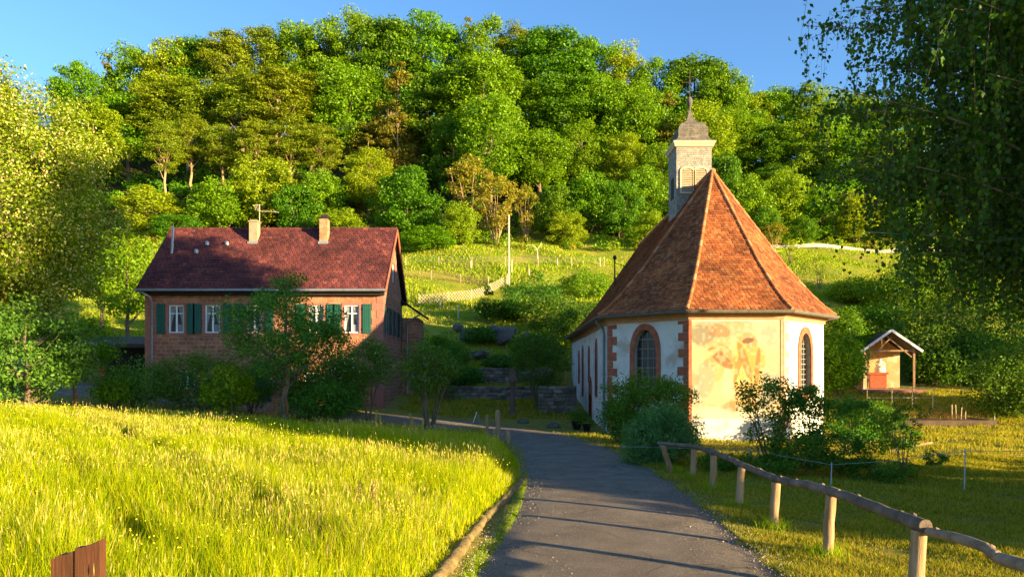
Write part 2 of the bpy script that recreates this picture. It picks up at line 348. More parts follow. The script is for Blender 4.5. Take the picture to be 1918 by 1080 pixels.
def blades(name, XY, h, w, mats, rng, midx=None, lean=.35, seeds=None, zoff=-.02):
    n = len(XY); z = H(XY[:, 0], XY[:, 1]) + zoff
    B = np.column_stack([XY, z]); ang = rng.uniform(0, 2 * PI, n); s = np.column_stack([np.cos(ang), np.sin(ang), np.zeros(n)])
    la = rng.uniform(0, 2 * PI, n); ld = np.column_stack([np.cos(la), np.sin(la), np.zeros(n)]) * (rng.random(n)[:, None] * lean) * h[:, None]
    up = np.zeros((n, 3)); up[:, 2] = h; w = w[:, None]
    mid = B + up * .55 + ld * .3; tip = B + up * .98 + ld
    V = np.stack([B - s * w, B + s * w, mid + s * w * .8, mid - s * w * .8, tip], 1).reshape(-1, 3)
    k = (np.arange(n) * 5)[:, None]
    fq = k + np.array([0, 1, 2, 3]); ft = k + np.array([3, 2, 4])
    faces = np.concatenate([fq, ft], 1).ravel(); sizes = np.tile([4, 3], n)
    mi = None if midx is None else np.repeat(midx, 2)
    if seeds is not None and len(seeds):
        q = len(seeds); T = tip[seeds]; hh = rng.uniform(.04, .10, q)[:, None]; dirn = unit(up[seeds] + ld[seeds])
        ss = s[seeds]; sw = np.maximum(w[seeds] * .85, .003)
        V2 = np.stack([T - dirn * hh * .3, T + ss * sw + dirn * hh * .3, T + dirn * hh, T - ss * sw + dirn * hh * .3], 1).reshape(-1, 3)
        off = len(V); V = np.concatenate([V, V2]); faces = np.concatenate([faces, off + np.arange(4 * q)]); sizes = np.concatenate([sizes, np.full(q, 4)])
        mi = np.concatenate([mi if mi is not None else np.zeros(2 * n, int), np.ones(q, int)])
    return np_mesh(name, V, faces, sizes, mats, mi)

# ================================================================ SETTING
def ground_material():
    m, t, o = nt('ground_earth_and_grass'); tc = N(t, 'ShaderNodeTexCoord'); sp = N(t, 'ShaderNodeSeparateXYZ'); t.links.new(tc.outputs['Object'], sp.inputs[0])
    n = N(t, 'ShaderNodeTexNoise', Scale=.35, Detail=8, Roughness=.7); t.links.new(tc.outputs['Object'], n.inputs['Vector'])
    n2 = N(t, 'ShaderNodeTexNoise', Scale=5, Detail=8, Roughness=.75); t.links.new(tc.outputs['Object'], n2.inputs['Vector'])
    near = ramp(t, n2.outputs[0], [(.25, (.05, .085, .012)), (.42, (.14, .16, .02)), (.55, (.30, .24, .05)), (.75, (.38, .28, .10))])
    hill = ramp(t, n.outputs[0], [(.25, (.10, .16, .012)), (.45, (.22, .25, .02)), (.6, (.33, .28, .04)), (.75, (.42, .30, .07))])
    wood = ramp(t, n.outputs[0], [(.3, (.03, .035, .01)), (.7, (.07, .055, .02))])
    def sel(lo, hi):
        mr = N(t, 'ShaderNodeMapRange'); mr.inputs['From Min'].default_value = lo; mr.inputs['From Max'].default_value = hi
        t.links.new(sp.outputs[1], mr.inputs['Value']); return mr.outputs[0]
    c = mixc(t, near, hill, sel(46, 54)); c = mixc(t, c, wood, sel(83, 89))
    b = N(t, 'ShaderNodeBsdfPrincipled', Roughness=.95); b.inputs['Specular IOR Level'].default_value = .1; t.links.new(c, b.inputs['Base Color'])
    bp = N(t, 'ShaderNodeBump', Strength=.9, Distance=.08); t.links.new(n2.outputs[0], bp.inputs['Height']); t.links.new(bp.outputs[0], b.inputs['Normal'])
    t.links.new(b.outputs[0], o.inputs[0]); return m
xs = np.concatenate([np.arange(-400, -60, 20), np.arange(-60, -30, 2), np.arange(-30, 30, .4), np.arange(30, 60, 2), np.arange(60, 401, 20)])
ys = np.concatenate([np.arange(-200, -20, 15), np.arange(-20, 2, 2), np.arange(2, 62, .4), np.arange(62, 160, 2), np.arange(160, 600, 20)])
gx, gy = np.meshgrid(xs, ys); gz = H(gx, gy)
nx, ny = len(xs), len(ys); idx = np.arange(nx * ny).reshape(ny, nx)
q = np.stack([idx[:-1, :-1], idx[:-1, 1:], idx[1:, 1:], idx[1:, :-1]], -1).reshape(-1)
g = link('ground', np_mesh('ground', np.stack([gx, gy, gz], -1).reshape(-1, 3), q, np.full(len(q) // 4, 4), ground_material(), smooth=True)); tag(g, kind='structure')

def spline(pts, step=.5):
    P = [Vector(p) for p in pts]; P = [P[0] * 2 - P[1]] + P + [P[-1] * 2 - P[-2]]; out = []
    for i in range(1, len(P) - 2):
        n = max(2, int((P[i + 1] - P[i]).length / step))
        for k in range(n):
            t = k / n; a, b, c, d = P[i - 1:i + 3]
            out.append(.5 * ((2 * b) + (c - a) * t + (2 * a - 5 * b + 4 * c - d) * t * t + (3 * b - 3 * c + d - a) * t ** 3))
    out.append(P[-2]); return out
RL = [(-1.2, -12), (-.8, 3), (-.42, 8.3), (.05, 12), (.31, 16.1), (.32, 20), (.05, 24), (-1.0, 27.6), (-3.2, 29.3), (-6.5, 30.6), (-12, 32.0), (-18, 33.2), (-24, 35), (-30, 37)]
RR = [(2.0, -12), (2.6, 3), (3.07, 8.3), (3.3, 12), (3.38, 15.5), (3.15, 19.5), (2.75, 23.5), (1.7, 28.2), (-1.0, 31.6), (-5.2, 33.1), (-11, 34.6), (-18, 36.4), (-23, 38.2), (-29, 40)]
def resamp(pts, n):
    s = spline([(x, y, 0) for x, y in pts], .3); L = [0]
    for a, b in zip(s, s[1:]): L.append(L[-1] + (b - a).length)
    return np.column_stack([np.interp(np.linspace(0, L[-1], n), L, [p.x for p in s]), np.interp(np.linspace(0, L[-1], n), L, [p.y for p in s])])
nr = 220; A = resamp(RL, nr); B = resamp(RR, nr); rng = np.random.default_rng(5)
jl = rng.normal(size=nr) * .035; jr = rng.normal(size=nr) * .05
rows = []
for k in range(11):
    t = k / 10; Pk = A * (1 - t) + B * t
    if k == 0: Pk = Pk + np.column_stack([jl, 0 * jl])
    if k == 10: Pk = Pk + np.column_stack([jr, 0 * jr])
    z = H(Pk[:, 0], Pk[:, 1]) + .03 + .02 * math.sin(PI * t)
    if k in (0, 10): z = z - .03
    rows.append(np.column_stack([Pk, z]))
V = np.stack(rows, 1).reshape(-1, 3); idx = np.arange(nr * 11).reshape(nr, 11)
q = np.stack([idx[:-1, :-1], idx[:-1, 1:], idx[1:, 1:], idx[1:, :-1]], -1).reshape(-1)
rd = link('road', np_mesh('road', V, q, np.full(len(q) // 4, 4), M['asphalt'], smooth=True)); tag(rd, kind='structure')
def road_left(y): return np.interp(y, [p[1] for p in RL[:8]], [p[0] for p in RL[:8]])
def road_right(y): return np.interp(y, [p[1] for p in RR[:8]], [p[0] for p in RR[:8]])

# pale farm track across the hill
pts = [(x, 79.5 - .02 * x) for x in np.arange(24, 62, 1.5)]; mb = MB(); vs = []
for x, y in pts: vs += [(x, y - .35, Hs(x, y) + .14), (x, y + .35, Hs(x, y) + .24), (x, y - 1.1, Hs(x, y) - .4)]
mb.add(vs, [f for i in range(len(pts) - 1) for f in ((3*i, 3*i+3, 3*i+4, 3*i+1), (3*i+2, 3*i+5, 3*i+3, 3*i))])
tag(mb.build('path', surf('pale_track', [(.55, .45, .35), (.7, .6, .5)], 2)), kind='structure')

# -------- log edging on the left of the road
rr = random.Random(3)
edge = [W(845, 1080, 8.28), W(876, 1030, 9.6), W(908, 985, 11.1), W(938, 947, 12.7), W(962, 920, 14.3), W(983, 898, 15.9)]
xs_e = [-1.25, -.95, -.70] + [p.x for p in edge[1:]]; ys_e = [4.5, 6.4, 8.28] + [p.y for p in edge[1:]]
ordn = ['nearest to the camera', 'second', 'third', 'fourth', 'fifth', 'sixth', 'farthest before the posts']
yy = np.linspace(4.5, 15.9, 8)
for i in range(7):
    y0, y1 = yy[i] + .03, yy[i + 1] - .03; p = []
    for k in range(7):
        y = y0 + (y1 - y0) * k / 6; x = np.interp(y, ys_e, xs_e) + rr.uniform(-.012, .012); p.append((x, y, Hs(x, y) + .02))
    mb = MB(); mb.tube(p, [.072 + rr.uniform(-.012, .012) for _ in p], 12, wob=.22, rng=rr)
    o = mb.build('edging_log', M['concrete'])
    lab = ('half sunken log edging the left side of the road, ' + (ordn[i] if i in (0, 6) else ordn[i] + ' counted from the camera'))
    tag(o, lab, 'edging log', 'logs edging the left side of the road')

# -------- loose gravel and crumbs along the road edges
rg = np.random.default_rng(31); G = []
for side in (0, 1):
    for i in range(2600):
        y = 4.5 + 24 * rg.random() ** 1.3; e = (road_left(y) if side == 0 else road_right(y)); o_ = abs(rg.normal()) * .16 * (1 if rg.random() < .7 else -1.2); x = e + (-o_ if side == 0 else o_); G.append((x, y))
for i in range(500): y = 4.5 + 20 * rg.random() ** 1.4; G.append((rg.uniform(road_left(y), road_right(y)), y))
G = np.array(G); n = len(G); r = rg.uniform(.004, .016, n) * (1 + .5 * (rg.random(n) < .05)); base = np.array([[1, 0, 0], [0, 1, 0], [-1, 0, 0], [0, -1, 0], [0, 0, .8], [0, 0, -.8]])
an = rg.uniform(0, 6.3, n); ca_, sa_ = np.cos(an), np.sin(an); V = base[None] * rg.uniform(.6, 1.3, (n, 6, 1)) * r[:, None, None]
V = np.stack([V[..., 0] * ca_[:, None] - V[..., 1] * sa_[:, None], V[..., 0] * sa_[:, None] + V[..., 1] * ca_[:, None], V[..., 2]], -1)
V += np.column_stack([G, H(G[:, 0], G[:, 1]) + .045])[:, None]; fb = np.array([[0, 1, 4], [1, 2, 4], [2, 3, 4], [3, 0, 4], [1, 0, 5], [2, 1, 5], [3, 2, 5], [0, 3, 5]])
Fq = (fb[None] + (np.arange(n) * 6)[:, None, None]).reshape(-1)
o = link('gravel', np_mesh('gravel', V.reshape(-1, 3), Fq, np.full(n * 8, 3), island('gravel_stone', [(0, (.12, .10, .08)), (.6, (.26, .22, .18)), (1, (.42, .36, .28))]))); tag(o, 'loose grit and crumbs along the asphalt edges', 'gravel', kind='stuff')

# -------- tall meadow grass
rng = np.random.default_rng(11)
def fbm(x, y, s):
    return (np.sin(x * s + 1.7 * np.sin(y * s * .8 + .3)) + np.sin(y * s * 1.3 + 2.1 * np.sin(x * s * .6 + 2)) + .6 * np.sin(x * s * 2.7 + y * s * 2.1)) / 2.6
def meadow_pts(n, y0, y1):
    y = rng.uniform(y0, y1, n); x = rng.uniform(-.76, .1, n) * (y + 1.5)
    lim = np.interp(y, [0, 4.5, 8.28, 12, 15.9, 19, 22, 24], [-1.5, -1.33, -.74, -.26, .18, .2, -.3, -1.2])
    edge = 27.2 + .0 * x + np.where(x > -10, (x + 10) * -.42, 0)
    k = (x < lim) & (y < edge); return np.column_stack([x[k], y[k]])
parts = [meadow_pts(60000, 2.2, 7), meadow_pts(120000, 7, 14), meadow_pts(150000, 14, 21), meadow_pts(110000, 21, 27.3)]
XY = np.concatenate(parts); n = len(XY); dist = np.hypot(XY[:, 0], XY[:, 1])
h = .48 + .08 * fbm(XY[:, 0], XY[:, 1], 1.1) + .05 * fbm(XY[:, 0] + 9, XY[:, 1], 3.3); h *= rng.uniform(.55, 1.15, n)
h *= np.interp(XY[:, 1], [0, 5, 24, 27], [1.05, 1.05, .85, .7])
gap = fbm(XY[:, 0] * 1 + 3, XY[:, 1], 2.2) < -.62; h[gap] *= .55
edgef = np.interp(XY[:, 1], [0, 4.5, 8.28, 12, 15.9, 19, 22, 24], [-1.6, -1.45, -.85, -.35, .12, .15, -.3, -1.2]) - XY[:, 0]
h *= np.clip(.30 + edgef / .7, .22, 1)
w = np.interp(dist, [3, 8, 16, 28], [.0032, .0045, .0075, .012]) * rng.uniform(.6, 1.3, n)
straw = (rng.random(n) < np.clip(.08 + .16 * fbm(XY[:, 0] + 20, XY[:, 1], .8), .01, .3)).astype(int)
seeds = np.where((rng.random(n) < np.clip(.05 + .12 * fbm(XY[:, 0] + 20, XY[:, 1], .8), .01, .3)) & (h > .38))[0]
h[seeds] *= 1.18
o = link('meadow_grass', blades('meadow_grass', XY, h, w, [M['grass'], M['seed']], rng, straw, .42, seeds))
tag(o, 'tall sunlit hay meadow left of the road', 'grass', kind='stuff')

fx = meadow_pts(6000, 5, 27); zz = H(fx[:, 0], fx[:, 1]) + rng.uniform(.36, .6, len(fx)); kk = fbm(fx[:, 0], fx[:, 1], 1.7) > .1; Pf = np.column_stack([fx, zz])[kk]
o = link('wildflowers', leaf_mesh('wildflowers', Pf, unit(rng.normal(size=Pf.shape) + np.array([.8, -1, .6])), .012 + .0009 * Pf[:, 1], [M['seed'], surf('yellow_petals', [(.75, .6, .02), (.85, .7, .04)], 3), surf('white_petals', [(.75, .75, .7), (.85, .85, .8)], 3)], rng, .9, rng.choice([0, 1, 1, 1, 1, 1, 0, 1, 1, 0], len(Pf)))); tag(o, 'scattered yellow and white meadow flowers among the grass tops', 'flowers', kind='stuff')
# -------- short grass: right lawn and verge, rough strips by the drive
def lawn_pts(n, x0, x1, y0, y1, f):
    x = rng.uniform(x0, x1, n); y = rng.uniform(y0, y1, n); k = f(x, y); return np.column_stack([x[k], y[k]])
def notroad(x, y): return (x > road_right(y) + .02 + .12 * fbm(x, y, 2.5)) & (x < .76 * y + 1)
L1 = lawn_pts(150000, 2.4, 9, 5.5, 12.5, notroad); L2 = lawn_pts(150000, 2.4, 15, 12.5, 20, notroad)
L3 = lawn_pts(110000, 2, 30, 20, 40, lambda x, y: (x > np.where(y < 28, road_right(y) + .1, 4.5)) & (x < .76 * y) & ~((x > 3.8) & (x < 12.2) & (y > 25.6)))
def mid(x, y):
    zone = (y > 27.4) & (y < 29.0) & (x < -2)
    zone |= (x < road_left(np.minimum(y, 27)) - .1) & (y > 21) & (y < 28.9) & (x > -7 - (y-21))
    zone |= (y > 33.6 + np.clip(-x-5,0,5)*.2) & (x < 3.2) & (x > -5.6) & (y > 32.5 - x * .45)
    return zone & (x > -.8 * y)
L4 = lawn_pts(150000, -24, 3.4, 21, 47, mid)
XY = np.concatenate([L1, L2, L3, L4]); n = len(XY); dist = np.hypot(XY[:, 0], XY[:, 1])
h = (.055 + .035 * fbm(XY[:, 0], XY[:, 1], 2.4)) * rng.uniform(.6, 1.5, n) * np.interp(dist, [8, 20, 40], [1, 1.4, 2.4])
h[-len(L4):] *= 1.3
w = np.interp(dist, [6, 12, 20, 40], [.003, .0045, .008, .016])
o = link('lawn_grass', blades('lawn_grass', XY, np.maximum(h, .015), w, [M['lawn']], rng, None, .9))
tag(o, 'short mown grass beside the road and round the chapel', 'grass', kind='stuff')
strip = []
for i in range(26000):      # grass and moss creeping between the log edging and the asphalt
    y = rng.uniform(5, 16.6); x = float(road_left(y)) + rng.normal() * .045 - .04; strip.append((x, y))
for (x_, y_) in ((4.04, 9.25), (3.97, 12.6), (3.96, 10.9), (4.07, 14.6), (4.05, 16.1), (3.86, 17.2), (4.07, 7.3), (4.1, 5.5)):
    for _ in range(260): a_ = rng.uniform(0, 6.3); q_ = .07 + abs(rng.normal()) * .12; strip.append((x_ + q_ * math.cos(a_), y_ + q_ * math.sin(a_)))
XY = np.array(strip); n = len(XY)
o = link('verge_grass', blades('verge_grass', XY, np.where(np.arange(n) >= 26000, rng.uniform(.06, .24, n), rng.uniform(.02, .07, n)), np.full(n, .004), [M['fieldgrass']], rng, None, 1.0))
tag(o, 'thin yellow strip of grass along the asphalt edge', 'grass', kind='stuff')
n = 130000; y = 46 + 42 * rng.random(n) ** .9; x = rng.uniform(-.62, .72, n) * y; keep = ~((x > -19) & (x < -5.5) & (y < 47))
XY = np.column_stack([x, y])[keep]; n = len(XY)
h = np.clip(.20 + .20 * fbm(XY[:, 0], XY[:, 1], .5), .08, 1) * rng.uniform(.5, 1.3, n)
o = link('hillside_grass', blades('hillside_grass', XY, h, np.full(n, .05) * rng.uniform(.5, 1.2, n), [M['fieldgrass'], M['seed']], rng, (rng.random(n) < .12).astype(int), .8))
tag(o, 'sunlit grass on the hillside pasture below the wood', 'grass', kind='stuff')

# ================================================================ TREES AND BUSHES
def make_plant(name, seed, Ht, R, base, cl, cr, per, leaf, lmat, bmat, trunk_r, stems=1, shape='round', flat=.75, limbs=10, up=.35, aspect=.6, flowers=None, jit=.6, shell=.5, lean=0, out=.8, gapk=0):
    """a thing with crown (leaf clumps) and trunk (tapered limbs running into the clumps); returns list of (partname, mesh)"""
    rg = np.random.default_rng(seed); r_ = random.Random(seed); C = []
    rz = (Ht - base) / 2; cz = base + rz; tries = 0
    while len(C) < cl and tries < cl * 60:
        tries += 1
        d = rg.normal(size=3); d /= np.linalg.norm(d)
        rad = rg.uniform(.35, .95) ** .6
        p = np.array([d[0] * R * rad, d[1] * R * rad, cz + d[2] * rz * rad])
        u = (p[2] - base) / max(Ht - base, .1)
        if shape == 'cone':
            lim = R * (1.02 - u) ** .8 + .02; rr_ = math.hypot(p[0], p[1])
            if rr_ > lim: continue
        if shape == 'top' and u < .35 and rg.random() < .7: continue
        if shape == 'vase' and math.hypot(p[0], p[1]) > R * (.35 + .75 * u): continue
        if gapk and math.sin(p[0] * gapk / R * 3 + seed) * math.sin(p[2] * gapk / R * 2.4 + seed * 2) > .72: continue
        C.append(p)
    C = np.array(C); CR = cr * rg.uniform(.65, 1.3, len(C))
    if shape == 'cone': CR *= np.clip(1.15 - (C[:, 2] - base) / (Ht - base) * .75, .3, 1)
    if lean: C[:, 0] += lean * (C[:, 2] / Ht) ** 2
    P, Nn, ci = clumps(rg, C, CR, per, flat, out, up, jit, shell)
    sz = leaf * rg.uniform(.6, 1.3, len(P)); mi = None; mats = [lmat]
    if flowers:
        fm, frac, fl = flowers; mats = [lmat, fm]; outer = rg.random(len(P)) < frac; mi = outer.astype(int)
        sz = np.where(outer, fl * rg.uniform(.7, 1.2, len(P)), sz)
    res = [('crown', leaf_mesh(name + '_crown', P, Nn, sz, mats, rg, aspect, mi))]
    mb = MB(); order = sorted(range(len(C)), key=lambda i: -C[i][2])
    def wob(a, b, n, k):
        pts = []
        for i in range(n + 1):
            t = i / n; p = a.lerp(b, t); s = math.sin(PI * t) * k
            pts.append(p + Vector((r_.uniform(-1, 1), r_.uniform(-1, 1), r_.uniform(-.3, .6))) * s)
        return pts
    pick = r_.sample(range(len(C)), min(limbs, len(C)))
    if stems == 1:
        top = Vector((lean * .7, 0, Ht * .86)); n = 8
        tr = wob(Vector((0, 0, -.3)), top, n, trunk_r * .7)
        tr[0] = Vector((0, 0, -.3)); rad = [trunk_r * (1.25 if i == 0 else 1) * (1 - .85 * i / n) for i in range(n + 1)]
        mb.tube(tr, rad, 8)
        for i in pick:
            c = Vector(C[i]); zz = max(base * .8, c.z - (.25 + .3 * r_.random()) * math.hypot(c.x, c.y) - .1 * Ht)
            k = min(max((zz + .3) / (Ht * .86 + .3) * n, 0), n - 1); a = tr[int(k)].lerp(tr[int(k) + 1], k - int(k))
            rb = trunk_r * (1 - .85 * k / n) * .5
            m_ = a.lerp(c, .5) + Vector((0, 0, -.06 * (c - a).length))
            mb.tube([a, a.lerp(m_, .5) + Vector((r_.uniform(-.05,.05),)*3) * R, m_, m_.lerp(c, .55), c], [rb, rb * .8, rb * .6, rb * .4, rb * .15], 6, cap=False)
    else:
        for s_ in range(stems):
            c = Vector(C[pick[s_ % len(pick)]]); a0 = Vector((r_.uniform(-1, 1), r_.uniform(-1, 1), 0)) * trunk_r * 1.6 + Vector((0, 0, -.2))
            pts = wob(a0, c, 5, R * .05); pts[3].z += .05 * Ht
            mb.tube(pts, [trunk_r * (1 - .8 * i / 5) for i in range(6)], 6, cap=False)
            for _ in range(2):
                k = r_.randint(2, 4); c2 = Vector(C[r_.choice(pick)]); a = pts[k]
                if (c2 - a).length < R * 1.2: mb.tube([a, a.lerp(c2, .5) + Vector((0, 0, .04 * Ht)), c2], [trunk_r * .4, trunk_r * .25, trunk_r * .1], 5, cap=False)
    me = bpy.data.meshes.new(name + '_trunk'); me.from_pydata(mb.v, [], mb.f); me.materials.append(bmat); me.polygons.foreach_set('use_smooth', mb.sm); me.update()
    res.append(('trunk', me)); return res
def plant_thing(name, parts_, label, cat, x, y, z=None, rz=0, scale=(1, 1, 1), group=None):
    o = thing(name, label, cat, (x, y, Hs(x, y) if z is None else z), rz, group); o.scale = scale
    for pn, me in parts_: link('stems' if (pn == 'trunk' and cat == 'bush') else ('foliage' if cat == 'bush' else pn), me, o)
    return o

# ================================================================ CHAPEL
def wall_with_holes(mb, p0, p1, z0, z1, holes, depth=.28, reveal=None, slope=None):
    """outer wall face from p0 to p1 (2D, outside on the right-hand side walking p0->p1) with recessed openings"""
    p0 = Vector((p0[0], p0[1], 0)); p1 = Vector((p1[0], p1[1], 0)); d = (p1 - p0); L = d.length; d.normalize(); nrm = Vector((d.y, -d.x, 0))
    def f(u, v, k=0): return p0 + d * u + Vector((0, 0, v)) - nrm * k
    outer = [(0, z0), (L, z0), (L, z1), (0, z1)] if slope is None else [(0, z0), (L, z0)] + slope
    loops = [outer] + holes; flat = [p for l in loops for p in l]
    tris = tessellate_polygon([[Vector((u, v, 0)) for u, v in l] for l in loops])
    mb.add([f(u, v) for u, v in flat], tris)
    for h in holes:
        n = len(h); vs = [f(u, v) for u, v in h] + [f(u, v, depth) for u, v in h]
        (reveal or mb).add(vs, [(i, (i + 1) % n, (i + 1) % n + n, i + n) for i in range(n)])
    return f, L
def gothic(c, w, z0, zs, zt, n=6):
    """pointed arch outline: sill z0, spring zs, tip zt"""
    r = [(c - w / 2, z0), (c + w / 2, z0), (c + w / 2, zs)]; k = zt - zs
    for i in range(1, n): a = i / n; r.append((c + w / 2 * (1 - a ** 1.9), zs + k * math.sin(a * PI / 2) ** 1.0))
    r.append((c, zt))
    for i in range(n - 1, 0, -1): a = i / n; r.append((c - w / 2 * (1 - a ** 1.9), zs + k * math.sin(a * PI / 2) ** 1.0))
    r.append((c - w / 2, zs)); return r
def ring(mb, f, inner, outer, d0, d1):
    """flat frame between two outlines with the same number of points, from depth d0 (proud negative) to d1"""
    n = len(inner)
    vs = [f(*p, d0) for p in outer] + [f(*p, d0) for p in inner] + [f(*p, d1) for p in inner] + [f(*p, d1) for p in outer]
    fs = []
    for i in range(n):
        j = (i + 1) % n; fs += [(i, j, j + n, i + n), (i + n, j + n, j + 2*n, i + 2*n), (i, i + 3*n, j + 3*n, j)]
    mb.add(vs, fs)
cx, cyj, hw, rear, WT = 7.95, 28.1, 4.2, 45.0, 4.50
b_ = 1.68; P0 = (cx - hw, cyj); P1 = (cx - b_, cyj - hw + b_); P2 = (cx + b_, cyj - hw + b_); P3 = (cx + hw, cyj); PR0 = (cx - hw, rear); PR3 = (cx + hw, rear)
chapel = thing('chapel', 'white chapel with steep red tiled roof, wall painting and small slate bell turret', 'chapel', (cx, cyj, 0))
def cp(mb, name, mat, parent=None):
    o = mb.build(name, mat, parent or chapel)
    if parent is None: o.location = (-cx, -cyj, 0)
    return o
wall = MB(); stone = MB()
zb = -.4
wins = []
def window_at(f, c, w, z0, zs, zt, bars, name='window', dp=.28, sw=.16, proud=.035, grid=True):
    """stone surround, dark leaded pane and leading as sub-parts"""
    wm = MB(); ring(wm, f, gothic(c, w, z0, zs, zt), [( (u - c) * (w + 2*sw) / w + c, z0 - sw*.7 + (v - z0) * (zt - z0 + 1.9*sw) / (zt - z0)) for u, v in gothic(c, w, z0, zs, zt)], -proud, dp)
    wo_ = cp(wm, name, M['redstone'])
    pm = MB(); g_ = gothic(c, w + .02, z0 - .01, zs, zt + .01); tr = tessellate_polygon([[Vector((u, v, 0)) for u, v in g_]])
    pm.add([f(u, v, dp * .72) for u, v in g_], tr); cp(pm, 'pane', M['leadglass'], wo_)
    if grid:
        lm = MB(); nx_, nz_ = bars
        def halfw(v): return w / 2 if v <= zs else w / 2 * (1 - (math.asin(min((v - zs) / (zt - zs), 1)) / (PI / 2)) ** 1.9)
        for i in range(1, nx_):
            u = c - w / 2 + w * i / nx_
            vt = zt
            while halfw(vt) < abs(u - c) and vt > zs: vt -= .02
            th = .030 if i * 2 == nx_ else .022
            lm.beam(f(u, z0, dp * .68), f(u, vt, dp * .68), th)
        for j in range(1, nz_):
            v = z0 + (zt - z0) * j / nz_; hh = halfw(v)
            if hh > .05: lm.beam(f(c - hh, v, dp * .67), f(c + hh, v, dp * .67), .030 if j % 3 == 0 else .022)
        cp(lm, 'leading', M['leading'], wo_)
    return wo_
# nave left wall: outside faces -x; walk from rear to front
Ln = rear - cyj
def un(y): return rear - y
nave = [(un(40.2), .42, 1.9, 3.0, 3.5), (un(38.1), .50, 1.25, 3.1, 3.7), (un(35.0), .42, 2.0, 3.1, 3.55), (un(32.0), .55, 1.4, 3.0, 3.75)]
door_h = gothic(un(34.4), 1.1, -.3, 1.35, 2.05)
holes = [gothic(c, w, z0, zs, zt) for c, w, z0, zs, zt in nave] + [door_h]
f, L = wall_with_holes(wall, PR0, P0, zb, WT, holes)
for c, w, z0, zs, zt in nave: window_at(f, c, w, z0, zs, zt, (3, 8), sw=.14)
dm = MB(); ring(dm, f, door_h, [((u - un(34.4)) * 1.3 + un(34.4), v * 1.08) for u, v in door_h], -.04, .28); dr = cp(dm, 'door', M['redstone'])
lm = MB(); lm.add([f(u, v, .22) for u, v in door_h], tessellate_polygon([[Vector((u, v, 0)) for u, v in door_h]])); cp(lm, 'door_leaf', M['darkwood'], dr)
# apse left face
f1, L1_ = wall_with_holes(wall, P0, P1, zb, WT, [gothic(1.72, .98, 1.5, 3.1, 3.98)]); window_at(f1, 1.72, .98, 1.5, 3.1, 3.98, (4, 7), sw=.19)
f2, L2_ = wall_with_holes(wall, P1, P2, zb, WT, [])
f3, L3_ = wall_with_holes(wall, P2, P3, zb, WT, [gothic(1.86, .95, 1.55, 3.0, 3.85)]); window_at(f3, 1.86, .95, 1.55, 3.0, 3.85, (5, 12), sw=.20)
wall_with_holes(wall, P3, PR3, zb, WT, []); wall_with_holes(wall, PR3, PR0, zb, WT, [])
cp(wall, 'wall', M['plaster'])
# quoins at the corners, red sandstone blocks of alternating length, 25 mm proud
def quoins(f, L, at_end, seed, hi=WT - .26, mat='redstone'):
    mb = MB(); r = random.Random(seed); z = .1; k = 0
    while z < hi - .1:
        hgt = r.uniform(.27, .34); w = (.42 if k % 2 else .20) + r.uniform(-.02, .03); z1 = min(z + hgt, hi)
        a, b = (L - w, L + .024) if at_end else (-.024, w)
        vs = [f(u, v, d) for d in (-.025, .05) for u, v in ((a, z), (b, z), (b, z1 - .012), (a, z1 - .012))]
        mb.add(vs, [(0, 1, 2, 3), (0, 4, 5, 1), (1, 5, 6, 2), (2, 6, 7, 3), (3, 7, 4, 0)]); z = z1; k += 1
    return cp(mb, 'quoins', M[mat])
quoins(f1, L1_, False, 1); quoins(f1, L1_, True, 2); quoins(f3, L3_, False, 5, mat='palestone')
for a_, b__ in ((0, .10), (L2_ - .1, L2_)):
    mb = MB(); vs = [f2(u, v, d) for d in (-.025, .05) for u, v in ((a_, 0), (b__, 0), (b__, WT - .26), (a_, WT - .26))]; mb.add(vs, [(0, 1, 2, 3), (0, 4, 5, 1), (1, 5, 6, 2), (2, 6, 7, 3), (3, 7, 4, 0)]); cp(mb, 'corner_strip', M['redstone' if a_ == 0 else 'palestone'])
# cornice band under the eaves
mb = MB(); outl = [PR0, P0, P1, P2, P3, PR3]
def offs(pl, o):
    res = []
    for i, p in enumerate(pl):
        a = Vector(pl[i - 1] if i else (p[0], p[1] + 1)); c = Vector(pl[i + 1] if i < len(pl) - 1 else (p[0], p[1] + 1)); p = Vector(p)
        d1 = (p - a).normalized() if i else Vector((0, -1)); d2 = (c - p).normalized() if i < len(pl) - 1 else Vector((0, 1))
        n1 = Vector((d1.y, -d1.x)); n2 = Vector((d2.y, -d2.x)); n1 = n1 if i else n2; n2 = n2 if i < len(pl) - 1 else n1
        m = (n1 + n2).normalized(); res.append(p + m * (o / max(m.dot(n1), .3)))
    return res
prof = [(.002, WT - .24), (.05, WT - .24), (.06, WT - .14), (.13, WT - .10), (.17, WT), (.30, WT + .02), (.30, WT + .06), (0, WT + .06)]
vs = []; fs = []
rings_ = [offs(outl, o) for o, z in prof]
for r_i, (o, z) in zip(rings_, prof): vs += [(p.x, p.y, z) for p in r_i]
for i in range(len(prof) - 1):
    for k in range(5): a = i * 6 + k; fs.append((a, a + 1, a + 7, a + 6))
mb.add(vs, fs); cp(mb, 'cornice', M['cornice'])
